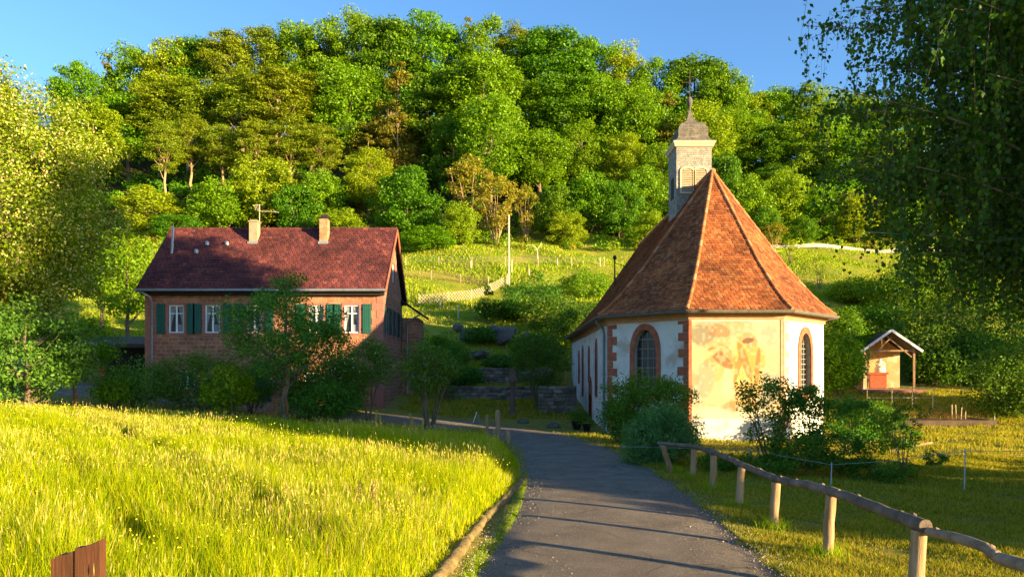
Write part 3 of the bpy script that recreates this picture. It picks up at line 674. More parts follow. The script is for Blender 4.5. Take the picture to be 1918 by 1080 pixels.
# roof: concave profile, four rings towards the ridge
APEX = Vector((cx - .03, 28.5, 10.33))
def ringpts(s, z):
    pts = []
    for p in offs(outl, .40):
        if abs(p.y - rear) < .1: pts.append(Vector((cx + (p.x - cx) * s, rear + .15, z)))
        else: pts.append(Vector((APEX.x + (p.x - APEX.x) * s, APEX.y + (p.y - APEX.y) * s, z)))
    return pts
RG = [ringpts(1, 4.58), ringpts(.90, 4.94), ringpts(.80, 5.40), ringpts(.60, 6.48)]
top = [Vector((cx, rear + .15, APEX.z)), APEX, APEX, APEX, APEX, Vector((cx, rear + .15, APEX.z))]
RG.append(top)
sub = MB()
for a, b in zip(RG, RG[1:]):
    for k in range(5):
        lo = [a[k], a[k + 1], b[k + 1], b[k]]; lo = [v - Vector((0, 0, .05)) for v in lo]
        sub.add(lo, [(0, 1, 2, 3)] if (b[k] - b[k + 1]).length > .01 else [(0, 1, 2)])
gb = [r[0] for r in RG] + [r[5] for r in RG][::-1][1:]
sub.add([v - Vector((0, .03, .05)) for v in gb], tessellate_polygon([[Vector((v.x, v.z, 0)) for v in gb]]))
roof = cp(sub, 'roof', M['darkwood'])
def tiles(mb, p0, p1, p2, p3, tw=.18, ch=.155, lift=.030, rng=None, rough=.006, point=.5):
    """overlapping tile courses on the quad p0 p1 (eave) p2 p3 (top)"""
    p0, p1, p2, p3 = map(Vector, (p0, p1, p2, p3)); U = (p1 - p0).normalized(); e = (p3 + p2) / 2 - (p0 + p1) / 2
    Vv = (e - U * e.dot(U)); Ls = Vv.length; Vv.normalize(); Nn = U.cross(Vv)
    if Nn.z < 0: Nn = -Nn
    u3 = (p3 - p0).dot(U); Lb = (p1 - p0).length; u2 = (p2 - p0).dot(U); nrow = max(1, round(Ls / ch)); ch = Ls / nrow
    for r in range(nrow):
        v0 = r * ch; v1 = v0 + ch * 1.15; vm = v0 + ch * .5
        ul = u3 * vm / Ls; ur = Lb + (u2 - Lb) * vm / Ls
        u = ul - (rng.random() * .3 + (.5 if r % 2 else 0)) * tw
        while u < ur:
            a = max(u + .004, ul); b = min(u + tw - .004, ur); u += tw
            if b - a < .02: continue
            l = lift + rng.uniform(-rough, rough) * 2; dv = rng.uniform(-rough, rough); k = (b - a) * .22; pt = ch * .28 * point
            A_ = p0 + U * a + Vv * (v0 + dv); B_ = p0 + U * b + Vv * (v0 + dv)
            vs = [A_ + Vv * pt + Nn * l, A_ + U * k + Nn * l, B_ - U * k + Nn * l, B_ + Vv * pt + Nn * l,
                  p0 + U * b + Vv * v1 + Nn * .004, p0 + U * a + Vv * v1 + Nn * .004,
                  A_ + Vv * pt - Nn * .005, A_ + U * k - Nn * .005, B_ - U * k - Nn * .005, B_ + Vv * pt - Nn * .005]
            mb.add(vs, [(0, 1, 2, 3, 4, 5), (0, 6, 7, 1), (1, 7, 8, 2), (2, 8, 9, 3)])
rt = random.Random(9); tm = MB()
for a, b in zip(RG, RG[1:]):
    for k in range(5): tiles(tm, a[k], a[k + 1], b[k + 1], b[k], .14 if k in (1, 2, 3) else .19, .115 if k in (1, 2, 3) else .15, rng=rt, lift=.026)
cp(tm, 'roof_tiles', M['tile'], roof)
for k in (1, 2, 3, 4):          # hip tiles: overlapping half rounds
    mb = MB(); path = [r[k] for r in RG]
    for a, b in zip(path, path[1:]):
        n_ = max(1, round((b - a).length / .33))
        for i in range(n_):
            s = a.lerp(b, i / n_); e = a.lerp(b, (i + 1.12) / n_)
            up_ = Vector((0, 0, .02)); mb.tube([s + up_, e + up_ - Vector((0, 0, .012))], [.08, .066], 8)
    cp(mb, 'hip_tiles', M['hiptile'], roof)
mb = MB()
for i in range(48):
    y = 28.5 + i * .345; mb.tube([(cx, y, APEX.z + .02), (cx, y + .36, APEX.z + .01)], [.12, .1], 8)
cp(mb, 'ridge_tiles', M['hiptile'], roof)
# gutter
mb = MB(); gp = [(p.x, p.y, 4.53) for p in offs(outl, .45)]; vs = []; fs = []; n = 7
for i, (o, dz) in enumerate([(.38, .05), (.385, -.03), (.41, -.075), (.46, -.085), (.51, -.05), (.53, .03), (.525, .04), (.515, .03), (.495, -.035), (.46, -.065)]):
    vs += [(p.x, p.y, 4.53 + dz) for p in offs(outl, o)]
for i in range(9):
    for k in range(5): a = i * 6 + k; fs.append((a, a + 1, a + 7, a + 6))
mb.add(vs, fs, False); cp(mb, 'gutter', M['gutter'])
mb = MB(); xg = P0[0] - .42
mb.tube([(xg - .0, P0[1] + .25, 4.46), (xg + .0, P0[1] + .25, 4.34), (xg + .26, P0[1] + .30, 4.12), (xg + .30, P0[1] + .32, 3.9), (xg + .30, P0[1] + .32, .05)], .055, 10)
for z in (1.0, 2.3, 3.6): mb.tube([(xg + .30, P0[1] + .32, z), (xg + .30, P0[1] + .32, z + .05)], .07, 10)
cp(mb, 'downpipe', M['pipe'])
# roof mast by the nave eave
mb = MB(); mx_, my_ = 5.7, 40.0; mb.tube([(mx_, my_, 6.3), (mx_, my_, 8.75)], .04, 8); mb.lathe([(0, .18), (.09, .12), (.11, 0), (.07, -.08), (0, -.1)], 10, (mx_, my_, 8.75)); mb.tube([(mx_, my_, 8.5), (mx_ + .9, my_ + .1, 8.2)], .02, 6)
cp(mb, 'service_mast', M['iron'])
# bell turret
tw, ty = 1.52, 31.0; tcx = 7.83; x0, x1, y0, y1 = tcx - tw/2, tcx + tw/2, ty, ty + tw; TZ = 12.12
mb = MB(); mb.box((x0, y0, 8.0), (x1, y1, TZ)); tower = cp(mb, 'bell_turret', M['slate'])
def ft(u, v, k=0): return Vector((x0 + u, y0 + k, v))
for c in (.47, 1.06):
    o_ = gothic(c, .50, 10.15, 11.0, 11.16, 5); mb = MB(); ring(mb, ft, o_, [((u - c) * 1.28 + c, 10.07 + (v - 10.15) * 1.16) for u, v in o_], -.05, .0)
    lv = cp(mb, 'bell_louvre', M['cream'], tower); s = MB()
    for i in range(10):
        z = 10.18 + i * .098; hh = .24 if z < 11.0 else .17
        s.add([ft(c - hh, z, -.045), ft(c + hh, z, -.045), ft(c + hh, z + .10, -.008), ft(c - hh, z + .10, -.008)], [(0, 1, 2, 3)])
    cp(s, 'slats', M['louvre'], lv)
mb = MB(); mb.box((x0 - .02, y0 + .5, 10.0), (x0 - .002, y0 + 1.0, 10.9)); cp(mb, 'side_louvre', M['darkwood'], tower)
mb = MB(); vs = []
for o, z in [(0.002, TZ - .06), (.08, TZ - .02), (.10, TZ + .06), (.14, TZ + .12), (.15, TZ + .2)]:
    vs += [(x0 - o, y0 - o, z), (x1 + o, y0 - o, z), (x1 + o, y1 + o, z), (x0 - o, y1 + o, z)]
fs = [(i*4 + k, i*4 + (k+1) % 4, (i+1)*4 + (k+1) % 4, (i+1)*4 + k) for i in range(4) for k in range(4)]; mb.add(vs, fs); cp(mb, 'turret_cornice', M['cream'], tower)
mb = MB(); vs = []; cc = Vector((tcx, ty + tw/2)); B0 = TZ + .19
capp = [(.89, 0), (.77, .08), (.68, .19), (.64, .30), (.65, .42), (.65, .54), (.625, .66), (.57, .78), (.48, .89), (.36, .98), (.24, 1.05), (.17, 1.14), (.09, 1.40), (.055, 1.60), (0, 1.62)]
cp_ = np.array(capp); rs_ = []
for a, b in zip(capp, capp[1:]): rs_ += [(a[0] + (b[0] - a[0]) * k / 3, a[1] + (b[1] - a[1]) * k / 3) for k in range(3)]
rs_.append(capp[-1]); sm_ = [rs_[0]] + [tuple((np.array(rs_[i-1]) + np.array(rs_[i]) * 2 + np.array(rs_[i+1])) / 4) for i in range(1, len(rs_) - 1)] + [rs_[-1]]; capp = sm_
for r, z in capp: vs += [(cc.x - r, cc.y - r, B0 + z), (cc.x + r, cc.y - r, B0 + z), (cc.x + r, cc.y + r, B0 + z), (cc.x - r, cc.y + r, B0 + z)]
fs = [(i*4 + k, i*4 + (k+1) % 4, (i+1)*4 + (k+1) % 4, (i+1)*4 + k) for i in range(len(capp) - 1) for k in range(4)]; mb.add(vs, fs); cp(mb, 'turret_cap', M['caplead'], tower)
mb = MB(); mb.lathe([(.06, 1.5), (.05, 1.78), (.085, 1.82), (.12, 1.95), (.125, 2.02), (.09, 2.14), (.03, 2.22), (0, 2.24)], 12, (cc.x, cc.y, B0)); sp_o = cp(mb, 'finial', M['caplead'], tower); mb = MB(); mb.tube([(cc.x, cc.y, B0 + 2.2), (cc.x, cc.y, B0 + 3.4)], [.02, .012], 6)
for a, b, w in (((-.32, 2.85), (.32, 2.85), .022), ((-.2, 3.1), (.2, 3.1), .022)): mb.beam((cc.x + a[0], cc.y, B0 + a[1]), (cc.x + b[0], cc.y, B0 + b[1]), w)
for sx_ in (-.33, .33): mb.lathe([(0, -.04), (.04, 0), (0, .04)], 8, (cc.x + sx_, cc.y, B0 + 2.85))
cp(mb, 'cross', M['iron'], sp_o)
# wall painting on the front face: faded robed figure, painted on a colour attribute
nu, nv = 130, 170; rg = np.random.default_rng(4)
U_, V_ = np.meshgrid(np.linspace(0, 1, nu), np.linspace(0, 1, nv))
def vn(s, seed):
    r = np.random.default_rng(seed); g_ = r.random((s + 2, s + 2)); xx = U_ * s; yy_ = V_ * s; i = xx.astype(int); j = yy_.astype(int); a = sstep(xx - i); b = sstep(yy_ - j)
    return (g_[j, i] * (1-a) + g_[j, i+1] * a) * (1-b) + (g_[j+1, i] * (1-a) + g_[j+1, i+1] * a) * b
nz = .5 * vn(4, 1) + .3 * vn(9, 2) + .2 * vn(22, 3)
img = np.zeros((nv, nu, 3)) + np.array([.62, .52, .36])
def over(c, a):
    global img
    img = img * (1 - a[..., None]) + np.array(c) * a[..., None]
over((.36, .40, .40), .75 * sstep((vn(3, 7) - .45) * 3)); over((.66, .36, .18), .7 * sstep((vn(5, 8) - .55) * 4) * sstep((.75 - U_) * 3))
over((.45, .55, .52), .6 * sstep((V_ - .55) * 3) * sstep((U_ - .6) * 5))
def blob(x, y, rx, ry, c, a=1, rot=0, hard=5):
    dx = U_ - x; dy = V_ - y; u = dx * math.cos(rot) + dy * math.sin(rot); v = -dx * math.sin(rot) + dy * math.cos(rot)
    d = np.sqrt((u / rx) ** 2 + (v / ry) ** 2); over(c, a * np.clip((1.25 - d + (nz - .5) * .5) * hard, 0, 1))
blob(.62, .42, .16, .30, (.66, .47, .16), .85, .12); blob(.70, .60, .13, .14, (.60, .38, .13), .8); blob(.55, .33, .10, .24, (.72, .58, .25), .8, -.15)
blob(.48, .20, .05, .14, (.50, .24, .10), .7); blob(.66, .18, .05, .13, (.52, .27, .12), .6)
blob(.69, .78, .055, .045, (.55, .32, .18), .9); blob(.63, .83, .09, .045, (.42, .24, .12), .55)
blob(.40, .66, .05, .14, (.46, .27, .12), .75, .7); blob(.24, .60, .10, .05, (.55, .30, .14), .8, .5); blob(.33, .52, .05, .13, (.62, .40, .20), .7, -.4)
blob(.22, .74, .10, .06, (.60, .30, .16), .5, -.5); blob(.35, .78, .08, .09, (.58, .33, .2), .45)
for k in range(7): blob(.50 + .045 * k, .42 - .01 * k, .006, .22, (.42, .26, .09), .6, .1 + .05 * k, 3)
dd = np.hypot((U_ - .53), (V_ - .86) * 1.3); over((.35, .24, .12), .8 * np.exp(-((dd - .035) / .009) ** 2)); over((.74, .64, .35), .6 * (dd < .03))
for (x, y, rx, ry, c, a, ro) in ((.12,.86,.14,.10,(.20,.22,.22),.8,.3),(.30,.90,.12,.06,(.34,.20,.12),.7,-.2),(.15,.40,.09,.16,(.30,.32,.30),.6,0),(.42,.36,.05,.16,(.62,.60,.50),.7,.1),(.33,.62,.05,.16,(.24,.12,.05),.8,.9),(.20,.66,.10,.03,(.66,.50,.30),.8,.5),(.60,.58,.04,.18,(.30,.18,.06),.8,.35),(.74,.52,.025,.2,(.28,.17,.07),.8,-.1),(.52,.52,.03,.15,(.34,.20,.08),.8,-.3),(.66,.76,.035,.05,(.50,.33,.2),.9,0),(.64,.80,.06,.025,(.16,.09,.05),.9,.2),(.46,.12,.10,.05,(.28,.24,.16),.6,0),(.85,.30,.08,.2,(.36,.38,.34),.5,0),(.88,.85,.1,.1,(.30,.38,.38),.6,.3)): blob(x, y, rx, ry, c, a, ro, 4)
over((.70, .66, .58), np.clip(sstep((.12 + .05 * (nz - .5) * 4 - V_) * 14), 0, 1)); over((.70, .66, .58), .35 * sstep((vn(30, 12) - .5) * 3))
img = np.clip((img - .5) * .95 + .39, .02, .66) * np.array([1.0, .91, .78]); img = img * .8 + .2 * img.mean(axis=(0, 1)) * (.85 + .3 * vn(60, 13))[..., None]
vs = np.stack([np.array([f2(.11 + u * (L2_ - .22), .75 + v * 3.46, -.008) for u in np.linspace(0, 1, nu)]) for v in np.linspace(0, 1, nv)]).reshape(-1, 3) + np.array([-cx, -cyj, 0])
idx = np.arange(nu * nv).reshape(nv, nu); q = np.stack([idx[:-1, :-1], idx[:-1, 1:], idx[1:, 1:], idx[1:, :-1]], -1).reshape(-1)
m, t, o = nt('wall_painting_pigment'); at = N(t, 'ShaderNodeVertexColor', layer_name='paint'); bb = N(t, 'ShaderNodeBsdfPrincipled', Roughness=.9)
tc = N(t, 'ShaderNodeTexCoord'); n3 = N(t, 'ShaderNodeTexNoise', Scale=30, Detail=5); t.links.new(tc.outputs['Object'], n3.inputs[0]); bp = N(t, 'ShaderNodeBump', Strength=.25, Distance=.02); t.links.new(n3.outputs[0], bp.inputs['Height'])
t.links.new(bp.outputs[0], bb.inputs['Normal']); t.links.new(at.outputs[0], bb.inputs['Base Color']); t.links.new(bb.outputs[0], o.inputs[0])
me = np_mesh('wall_painting', vs, q, np.full(len(q) // 4, 4), m)
ca = me.color_attributes.new('paint', 'FLOAT_COLOR', 'POINT'); ca.data.foreach_set('color', np.concatenate([np.clip(img, 0, 1), np.ones((nv, nu, 1))], -1).astype(np.float32).ravel())
link('wall_painting', me, chapel)

# ================================================================ HOUSE
hx0, hx1, hy0, hy1, hz0, HW = -18.05, -6.35, 35.5, 41.6, .2, 6.45
house = thing('farmhouse', 'red sandstone farmhouse with dark red roof, green shutters and two chimneys', 'house', (-12.2, 38.5, 0))
def hp(mb, name, mat, parent=None):
    o = mb.build(name, mat, parent or house)
    if parent is None: o.location = (12.2, -38.5, 0)
    return o
wall = MB()
wx = [330, 398, 476, 592, 659]; WZ0, WZ1 = Z(623, 35.5), Z(571, 35.5)
def rect(c, w, z0, z1): return [(c - w/2, z0), (c + w/2, z0), (c + w/2, z1), (c - w/2, z1)]
ups = [X(px, 35.5) - hx0 for px in wx]; lows = [(X(587, 35.5) - hx0, .95, 1.75, 2.4), (X(660, 35.5) - hx0, .95, 1.75, 2.4), (X(350, 35.5) - hx0, .8, 1.6, 2.5)]
dC = X(491, 35.5) - hx0
fh, Lh = wall_with_holes(wall, (hx0, hy0), (hx1, hy0), hz0, HW, [rect(u, .74, WZ0, WZ1) for u in ups] + [rect(c, w, a, b) for c, w, a, b in lows] + [rect(dC, .95, .95, 2.95)], .18)
ridge_y, ridge_z = 38.6, 10.05
gs = [(6.1, HW), (3.05, 9.72), (0, HW)]
gw = [(1.05, .62, 4.35, 5.7), (2.35, .62, 4.35, 5.7), (3.7, .62, 4.35, 5.7), (5.0, .62, 4.35, 5.7), (3.05, .7, 7.2, 8.2)]
fg, Lg = wall_with_holes(wall, (hx1, hy0), (hx1, hy1), hz0, HW, [rect(c, w, a, b) for c, w, a, b in gw], .18, slope=gs)
wall_with_holes(wall, (hx1, hy1), (hx0, hy1), hz0, HW, []); wall_with_holes(wall, (hx0, hy1), (hx0, hy0), hz0, HW, [], slope=gs)
hp(wall, 'wall', M['housewall'])
def hwin(f, c, w, z0, z1, cross=True, curt=1):
    s = MB(); r_in = rect(c, w, z0, z1); r_out = [(c - w/2 - .13, z0 - .13), (c + w/2 + .13, z0 - .13), (c + w/2 + .13, z1 + .13), (c - w/2 - .13, z1 + .13)]
    ring(s, f, r_in, r_out, -.02, .04); wo_ = hp(s, 'window', M['quoin'])
    fr = MB(); e = .055
    ring(fr, f, [(c - w/2 + e, z0 + e), (c + w/2 - e, z0 + e), (c + w/2 - e, z1 - e), (c - w/2 + e, z1 - e)], [(c - w/2 + .002, z0 + .002), (c + w/2 - .002, z0 + .002), (c + w/2 - .002, z1 - .002), (c - w/2 + .002, z1 - .002)], .04, .12)
    fr.beam(f(c, z0 + e, .075), f(c, z1 - e, .075), .075, .05, up=(0, 1, 0))
    if cross:
        zc = z0 + (z1 - z0) * .70
        for s_ in (-1, 1): fr.beam(f(c + s_ * (w/2 - e), zc, .085), f(c + s_ * .04, zc, .085), .03, .04)
    hp(fr, 'frame', M['white'], wo_)
    p = MB(); p.add([f(u, v, .13) for u, v in r_in], [(0, 1, 2, 3)]); hp(p, 'pane', M['leadglass'], wo_)
    if curt:
        k = MB(); k.add([f(c - w/2 + .05, z1 - .05, .126), f(c - .05, z1 - .05, .126), f(c - .26, z0 + .5, .126), f(c - w/2 + .05, z0 + .12, .126)], [(0, 1, 2, 3)])
        k.add([f(c + w/2 - .05, z1 - .05, .126), f(c + .05, z1 - .05, .126), f(c + .22, z0 + .5, .126), f(c + w/2 - .05, z0 + .08, .126)], [(0, 1, 2, 3)])
        k.add([f(c + .04, z0 + .05, .1262), f(c + w/2 - .05, z0 + .05, .1262), f(c + w/2 - .05, z0 + .42, .1262), f(c + .04, z0 + .42, .1262)], [(0, 1, 2, 3)])
        hp(k, 'curtain', M['curtain'], wo_)
def shutter(f, u0, u1, z0, z1):
    s = MB()
    for lo, hi, d0, d1 in ((0, 1, -.06, -.022),):
        vs = [f(u, v, d) for d in (d0, d1) for u, v in ((u0, z0), (u1, z0), (u1, z1), (u0, z1))]; s.add(vs, [(0,1,2,3), (0,4,5,1), (1,5,6,2), (2,6,7,3), (3,7,4,0)])
    nn = 4
    for i in range(nn):                       # raised boards
        a = u0 + (u1 - u0) * i / nn + .006; b = u0 + (u1 - u0) * (i + 1) / nn - .006
        vs = [f(u, v, d) for d in (-.075, -.06) for u, v in ((a, z0 + .01), (b, z0 + .01), (b, z1 - .01), (a, z1 - .01))]; s.add(vs, [(0,1,2,3), (0,4,5,1), (1,5,6,2), (2,6,7,3), (3,7,4,0)])
    for z in (z0 + .18, z1 - .28):
        vs = [f(u, v, d) for d in (-.095, -.075) for u, v in ((u0 + .02, z), (u1 - .02, z), (u1 - .02, z + .1), (u0 + .02, z + .1))]; s.add(vs, [(0,1,2,3), (0,4,5,1), (1,5,6,2), (2,6,7,3), (3,7,4,0)])
    hp(s, 'shutter', M['shutter'])
for u in ups:
    hwin(fh, u, .74, WZ0, WZ1); shutter(fh, u - .37 - .17 - .41, u - .37 - .17, WZ0 - .04, WZ1 + .05); shutter(fh, u + .37 + .17, u + .37 + .17 + .41, WZ0 - .04, WZ1 + .05)
for c, w, a, b in lows: hwin(fh, c, w, a, b, False, 0)
for c, w, a, b in gw[:4]: hwin(fg, c, w, a, b); shutter(fg, c - .31 - .46, c - .31 - .12, a, b); shutter(fg, c + .31 + .12, c + .31 + .46, a, b)
hwin(fg, *gw[4], curt=0)
s = MB(); r_in = rect(dC, .95, .95, 2.95); ring(s, fh, r_in, [(dC - .65, .93), (dC + .65, .93), (dC + .65, 3.12), (dC - .65, 3.12)], -.03, .06); dd_ = hp(s, 'door', M['quoin'])
s = MB(); s.add([fh(u, v, .12) for u, v in r_in], [(0, 1, 2, 3)])
for i in range(6): s.box((hx0 + dC - .46 + i * .155, hy0 + .10, .98), (hx0 + dC - .46 + i * .155 + .14, hy0 + .118, 2.93))
hp(s, 'door_leaf', M['shutter'], dd_)
s = MB(); s.box((hx0 + dC - .9, hy0 - .7, .5), (hx0 + dC + .9, hy0 - .003, .93)); s.box((hx0 + dC - 1.2, hy0 - 1.1, .4), (hx0 + dC + 1.2, hy0 - .703, .75)); hp(s, 'door_step', M['quoin'])
# corner stones of the house
s = MB(); s2 = MB(); z = .6; k = 0; rq = random.Random(2)
while z < HW - .3:
    hgt = rq.uniform(.32, .42); w = .55 if k % 2 else .32
    s.box((hx1 - w, hy0 - .022, z), (hx1 + .022, hy0 + .3, z + hgt - .015)); s.box((hx1 + .001, hy0 + .301, z), (hx1 + .022, hy0 + (.32 if k % 2 else .55), z + hgt - .015))
    s2.box((hx0 - .022, hy0 - .022, z), (hx0 + w, hy0 + .3, z + hgt - .015)); z += hgt; k += 1
hp(s, 'quoins', M['quoin']); hp(s2, 'quoins', M['quoin'])
s = MB(); s.box((hx0 - .1, hy0 - .30, HW - .26), (hx1 + .08, hy0 - .002, HW - .06)); s.box((hx0 - .15, hy0 - .42, HW - .10), (hx1 + .12, hy0 - .302, HW + .02)); hp(s, 'fascia', M['darkwood'])
ex0, ex1 = hx0 - .25, hx1 + .2
ef = Vector((0, hy0 - .5, HW - .02)); er = Vector((0, hy1 + .5, HW - .02)); rz_ = ridge_z
s = MB(); th = .12
for ya, za, yb, zb2 in ((ef.y, ef.z, ridge_y, rz_), (er.y, er.z, ridge_y, rz_)):
    vs = [(ex0, ya, za), (ex1, ya, za), (ex1, yb, zb2), (ex0, yb, zb2), (ex0, ya, za - th), (ex1, ya, za - th), (ex1, yb, zb2 - th), (ex0, yb, zb2 - th)]
    s.add(vs, [(0,1,2,3), (7,6,5,4), (0,4,5,1), (1,5,6,2), (3,7,4,0)])
hroof = hp(s, 'roof', M['darkwood'])
s = MB(); rt = random.Random(4)
tiles(s, (ex0, ef.y, ef.z), (ex1, ef.y, ef.z), (ex1, ridge_y, rz_), (ex0, ridge_y, rz_), .22, .21, .035, rt, .004, 1.6)
tiles(s, (ex1, er.y, er.z), (ex0, er.y, er.z), (ex0, ridge_y, rz_), (ex1, ridge_y, rz_), .3, .3, .035, rt, .004, 1)
hp(s, 'roof_tiles', M['housetile'], hroof)
s = MB()
for i in range(40): xx = ex0 + i * (ex1 - ex0) / 40; s.tube([(xx, ridge_y, rz_ + .02), (xx + .33, ridge_y, rz_ + .01)], [.11, .095], 8)
hp(s, 'ridge_tiles', M['housetile'], hroof)
s = MB()
for ya, za in ((ef.y, ef.z), (er.y, er.z)): s.beam((ex1 + .025, ya, za - .06), (ex1 + .025, ridge_y, rz_ - .06), .04, .2)
hp(s, 'bargeboard', M['redstone'], hroof)
for px, py0, py1, mt, wd in ((477, 417, 455, 'chim1', .42), (608, 411, 455, 'chim2', .42)):
    yc = 38.0; xc = X(px, yc); zt = Z(py0, yc); s = MB(); s.box((xc - wd/2, yc - .24, 8.6), (xc + wd/2, yc + .24, zt)); ch = hp(s, 'chimney', M[mt])
    s = MB(); s.box((xc - wd/2 - .04, yc - .28, zt + .001), (xc + wd/2 + .04, yc + .28, zt + .06)); s.box((xc - wd/2 + .04, yc - .18, zt + .061), (xc + wd/2 - .04, yc + .18, zt + (.12 if mt == 'chim1' else .22))); hp(s, 'chimney_cap', M['darkwood'] if mt == 'chim2' else M['chim1'], ch)
    s = MB(); s.box((xc - wd/2 - .05, yc - .34, 9.1), (xc + wd/2 + .05, yc - .242, 9.26)); hp(s, 'flashing', M['zinc'], ch)
s = MB(); yy_ = 37.1; xa = X(321, yy_); s.tube([(xa, yy_, 8.0), (xa + .1, yy_ + .0, Z(428, yy_))], .07, 10); s.tube([(xa + .1, yy_, Z(428, yy_)), (xa + .1, yy_, Z(420, yy_))], .02, 6); s.box((xa - .16, yy_ - .15, 7.9), (xa + .16, yy_ + .3, 8.05)); hp(s, 'flue_pipe', M['zinc'])
for px, py in ((388, 457), (425, 459), (368, 480)):
    yv = 37.6 if px != 368 else 37.1; zv = ef.z + (yv - ef.y) * (rz_ - ef.z) / (ridge_y - ef.y); xa = X(px, yv); s = MB(); s.lathe([(.11, 0), (.11, .15), (.06, .21), (0, .22)], 10, (xa, yv, zv)); hp(s, 'roof_vent', M['zinc'])
s = MB(); yy_ = 38.4; xa = X(486, yy_); s.tube([(xa, yy_, 9.9), (xa, yy_, 11.35)], .025, 6); s.tube([(xa - .1, yy_, 11.0), (xa + 1.0, yy_ + .1, 10.95)], .015, 5)
for k in range(5): s.tube([(xa + .1 + k * .18, yy_ - .22, 10.99), (xa + .1 + k * .18, yy_ + .22, 10.99)], .01, 5)
for k in range(4): a = -.7 + k * .45; s.tube([(xa, yy_, 11.05 + .05 * k), (xa - .25 * math.cos(a) - .05, yy_, 11.05 + .3 * math.sin(a + .7)), (xa - .1 + .1 * k, yy_, 11.35)], .014, 5)
hp(s, 'aerial', M['palewood'])
s = MB(); xd = X(281, 35.2); s.tube([(hx0 - .1, hy0 - .45, HW - .08), (xd, hy0 - .35, HW - .35), (xd, hy0 - .1, HW - .6), (xd, hy0 - .1, .8)], .05, 8); hp(s, 'downpipe', M['zinc'])
s = MB(); s.tube([(ex0, ef.y - .05, ef.z - .03), (ex1, ef.y - .05, ef.z - .03)], .06, 8); hp(s, 'gutter', M['zinc'])
# lean-to at the back of the gable
s = MB(); s.box((hx1 + .02, hy1 - .2, .5), (hx1 + .95, hy1 + 2.4, 5.55)); ann = hp(s, 'annex', M['housewall'])
s = MB(); s.add([(hx1 + .01, hy1 - .5, 6.6), (hx1 + 1.25, hy1 - .5, 5.75), (hx1 + 1.25, hy1 + 2.6, 5.75), (hx1 + .01, hy1 + 2.6, 6.6), (hx1 + .01, hy1 - .5, 6.45), (hx1 + 1.25, hy1 - .5, 5.6), (hx1 + 1.25, hy1 + 2.6, 5.6), (hx1 + .01, hy1 + 2.6, 6.45)], [(0,1,2,3), (7,6,5,4), (0,4,5,1), (1,5,6,2), (2,6,7,3), (3,7,4,0)])
hp(s, 'annex_roof', M['darkwood'], ann)
s = MB(); s.tube([(hx1 + 1.1, hy1 - .55, 5.7), (hx1 + .35, hy1 - .4, 5.3), (hx1 + .35, hy1 - .3, 5.0), (hx1 + .35, hy1 - .3, 1)], .05, 8); hp(s, 'annex_downpipe', M['zinc'], ann)
# open shed to the left of the house
shed = thing('open_shed', 'low dark open shed behind the left corner of the farmhouse', 'shed', (-21.6, 40, 1.3)); s = MB()
zt = Z(634, 40) - 1.3; s.add([(-2.6, -1.5, zt - .35), (3.1, -1.5, zt - .35), (3.1, 2.5, zt + .25), (-2.6, 2.5, zt + .25), (-2.6, -1.5, zt - .55), (3.1, -1.5, zt - .55), (3.1, 2.5, zt + .05), (-2.6, 2.5, zt + .05)], [(0,1,2,3), (7,6,5,4), (0,4,5,1), (1,5,6,2), (2,6,7,3), (3,7,4,0)]); s.build('roof', surf('shed_roof_felt', [(.05,.04,.035), (.09,.075,.06)], 3), shed)
s = MB(); s.box((-2.5, 2.2, -.6), (3.0, 2.35, zt - .1)); s.build('back_wall', M['darkwood'], shed)
for xx in (-2.4, .2, 2.9): s = MB(); s.box((xx - .07, -1.4, -.6), (xx + .07, -1.26, zt - .56)); s.build('post', M['darkwood'], shed)

# ================================================================ FENCES, POSTS, WALLS, SHRINE
def gdepth(px, py, d0=20, d1=140):
    d = d0
    while d < d1:
        if Hs(X(px, d), d) >= Z(py, d): return d
        d += .1
    return d1
rr = random.Random(8)
# log fence on the right verge
pl = [(1262, 883, 1242, 834), (1298, 895, 1300, 840), (1335, 915, 1337, 852), (1383, 950, 1389, 874), (1449, 988, 1453, 902), (1547, 1040, 1556, 927), (1712, 1130, 1721, 992), (1965, 1272, 1968, 1085)]
fence = thing('log_fence', 'rustic rail fence of round logs on posts along the right road verge', 'fence', (4.0, 12, 0)); fo = Vector((4.0, 12, 0)); tops = []
for i, (bx, by, tx, ty_) in enumerate(pl):
    d = EYE * F / (by - 700); a = W(bx, by, d); b = W(tx, ty_, d - (.35 if i == 0 else 0)); r = .066 if i < 6 else .078; a.z -= .25; tops.append(b.copy())
    mb = MB(); pts = [a.lerp(b, k / 6) + Vector((rr.uniform(-.008, .008), 0, 0)) - fo for k in range(7)]
    mb.tube(pts, [r * rr.uniform(.93, 1.07) for _ in pts], 12, wob=.07, rng=rr); mb.build('post', M['postwood'], fence)
def rail(ps, r0, r1, mat, sag=.02):
    mb = MB(); s = spline(ps, .22); n = len(s); pts = [p + Vector((rr.uniform(-.007, .007), 0, rr.uniform(-.008, .008))) - fo for p in s]
    mb.tube(pts, [(r0 + (r1 - r0) * k / (n - 1)) * rr.uniform(.96, 1.04) for k in range(n)], 12, wob=.08, rng=rr)
    for _ in range(n // 3): k = rr.randrange(1, n - 1); rk = (r0 + (r1-r0)*k/(n-1)); mb.lathe([(0, -.03), (.03, -.01), (.035, .01), (0, .03)], 6, pts[k] + Vector((rr.uniform(-rk, rk) * .8, rr.uniform(-rk, rk), rk * .75)))
    return mb.build('rail', mat, fence)
up = Vector((0, 0, .045))
rail([tops[0] + up + Vector((-.08, .15, 0)), tops[1] + up, tops[2] + up], .045, .055, M['greywood'])
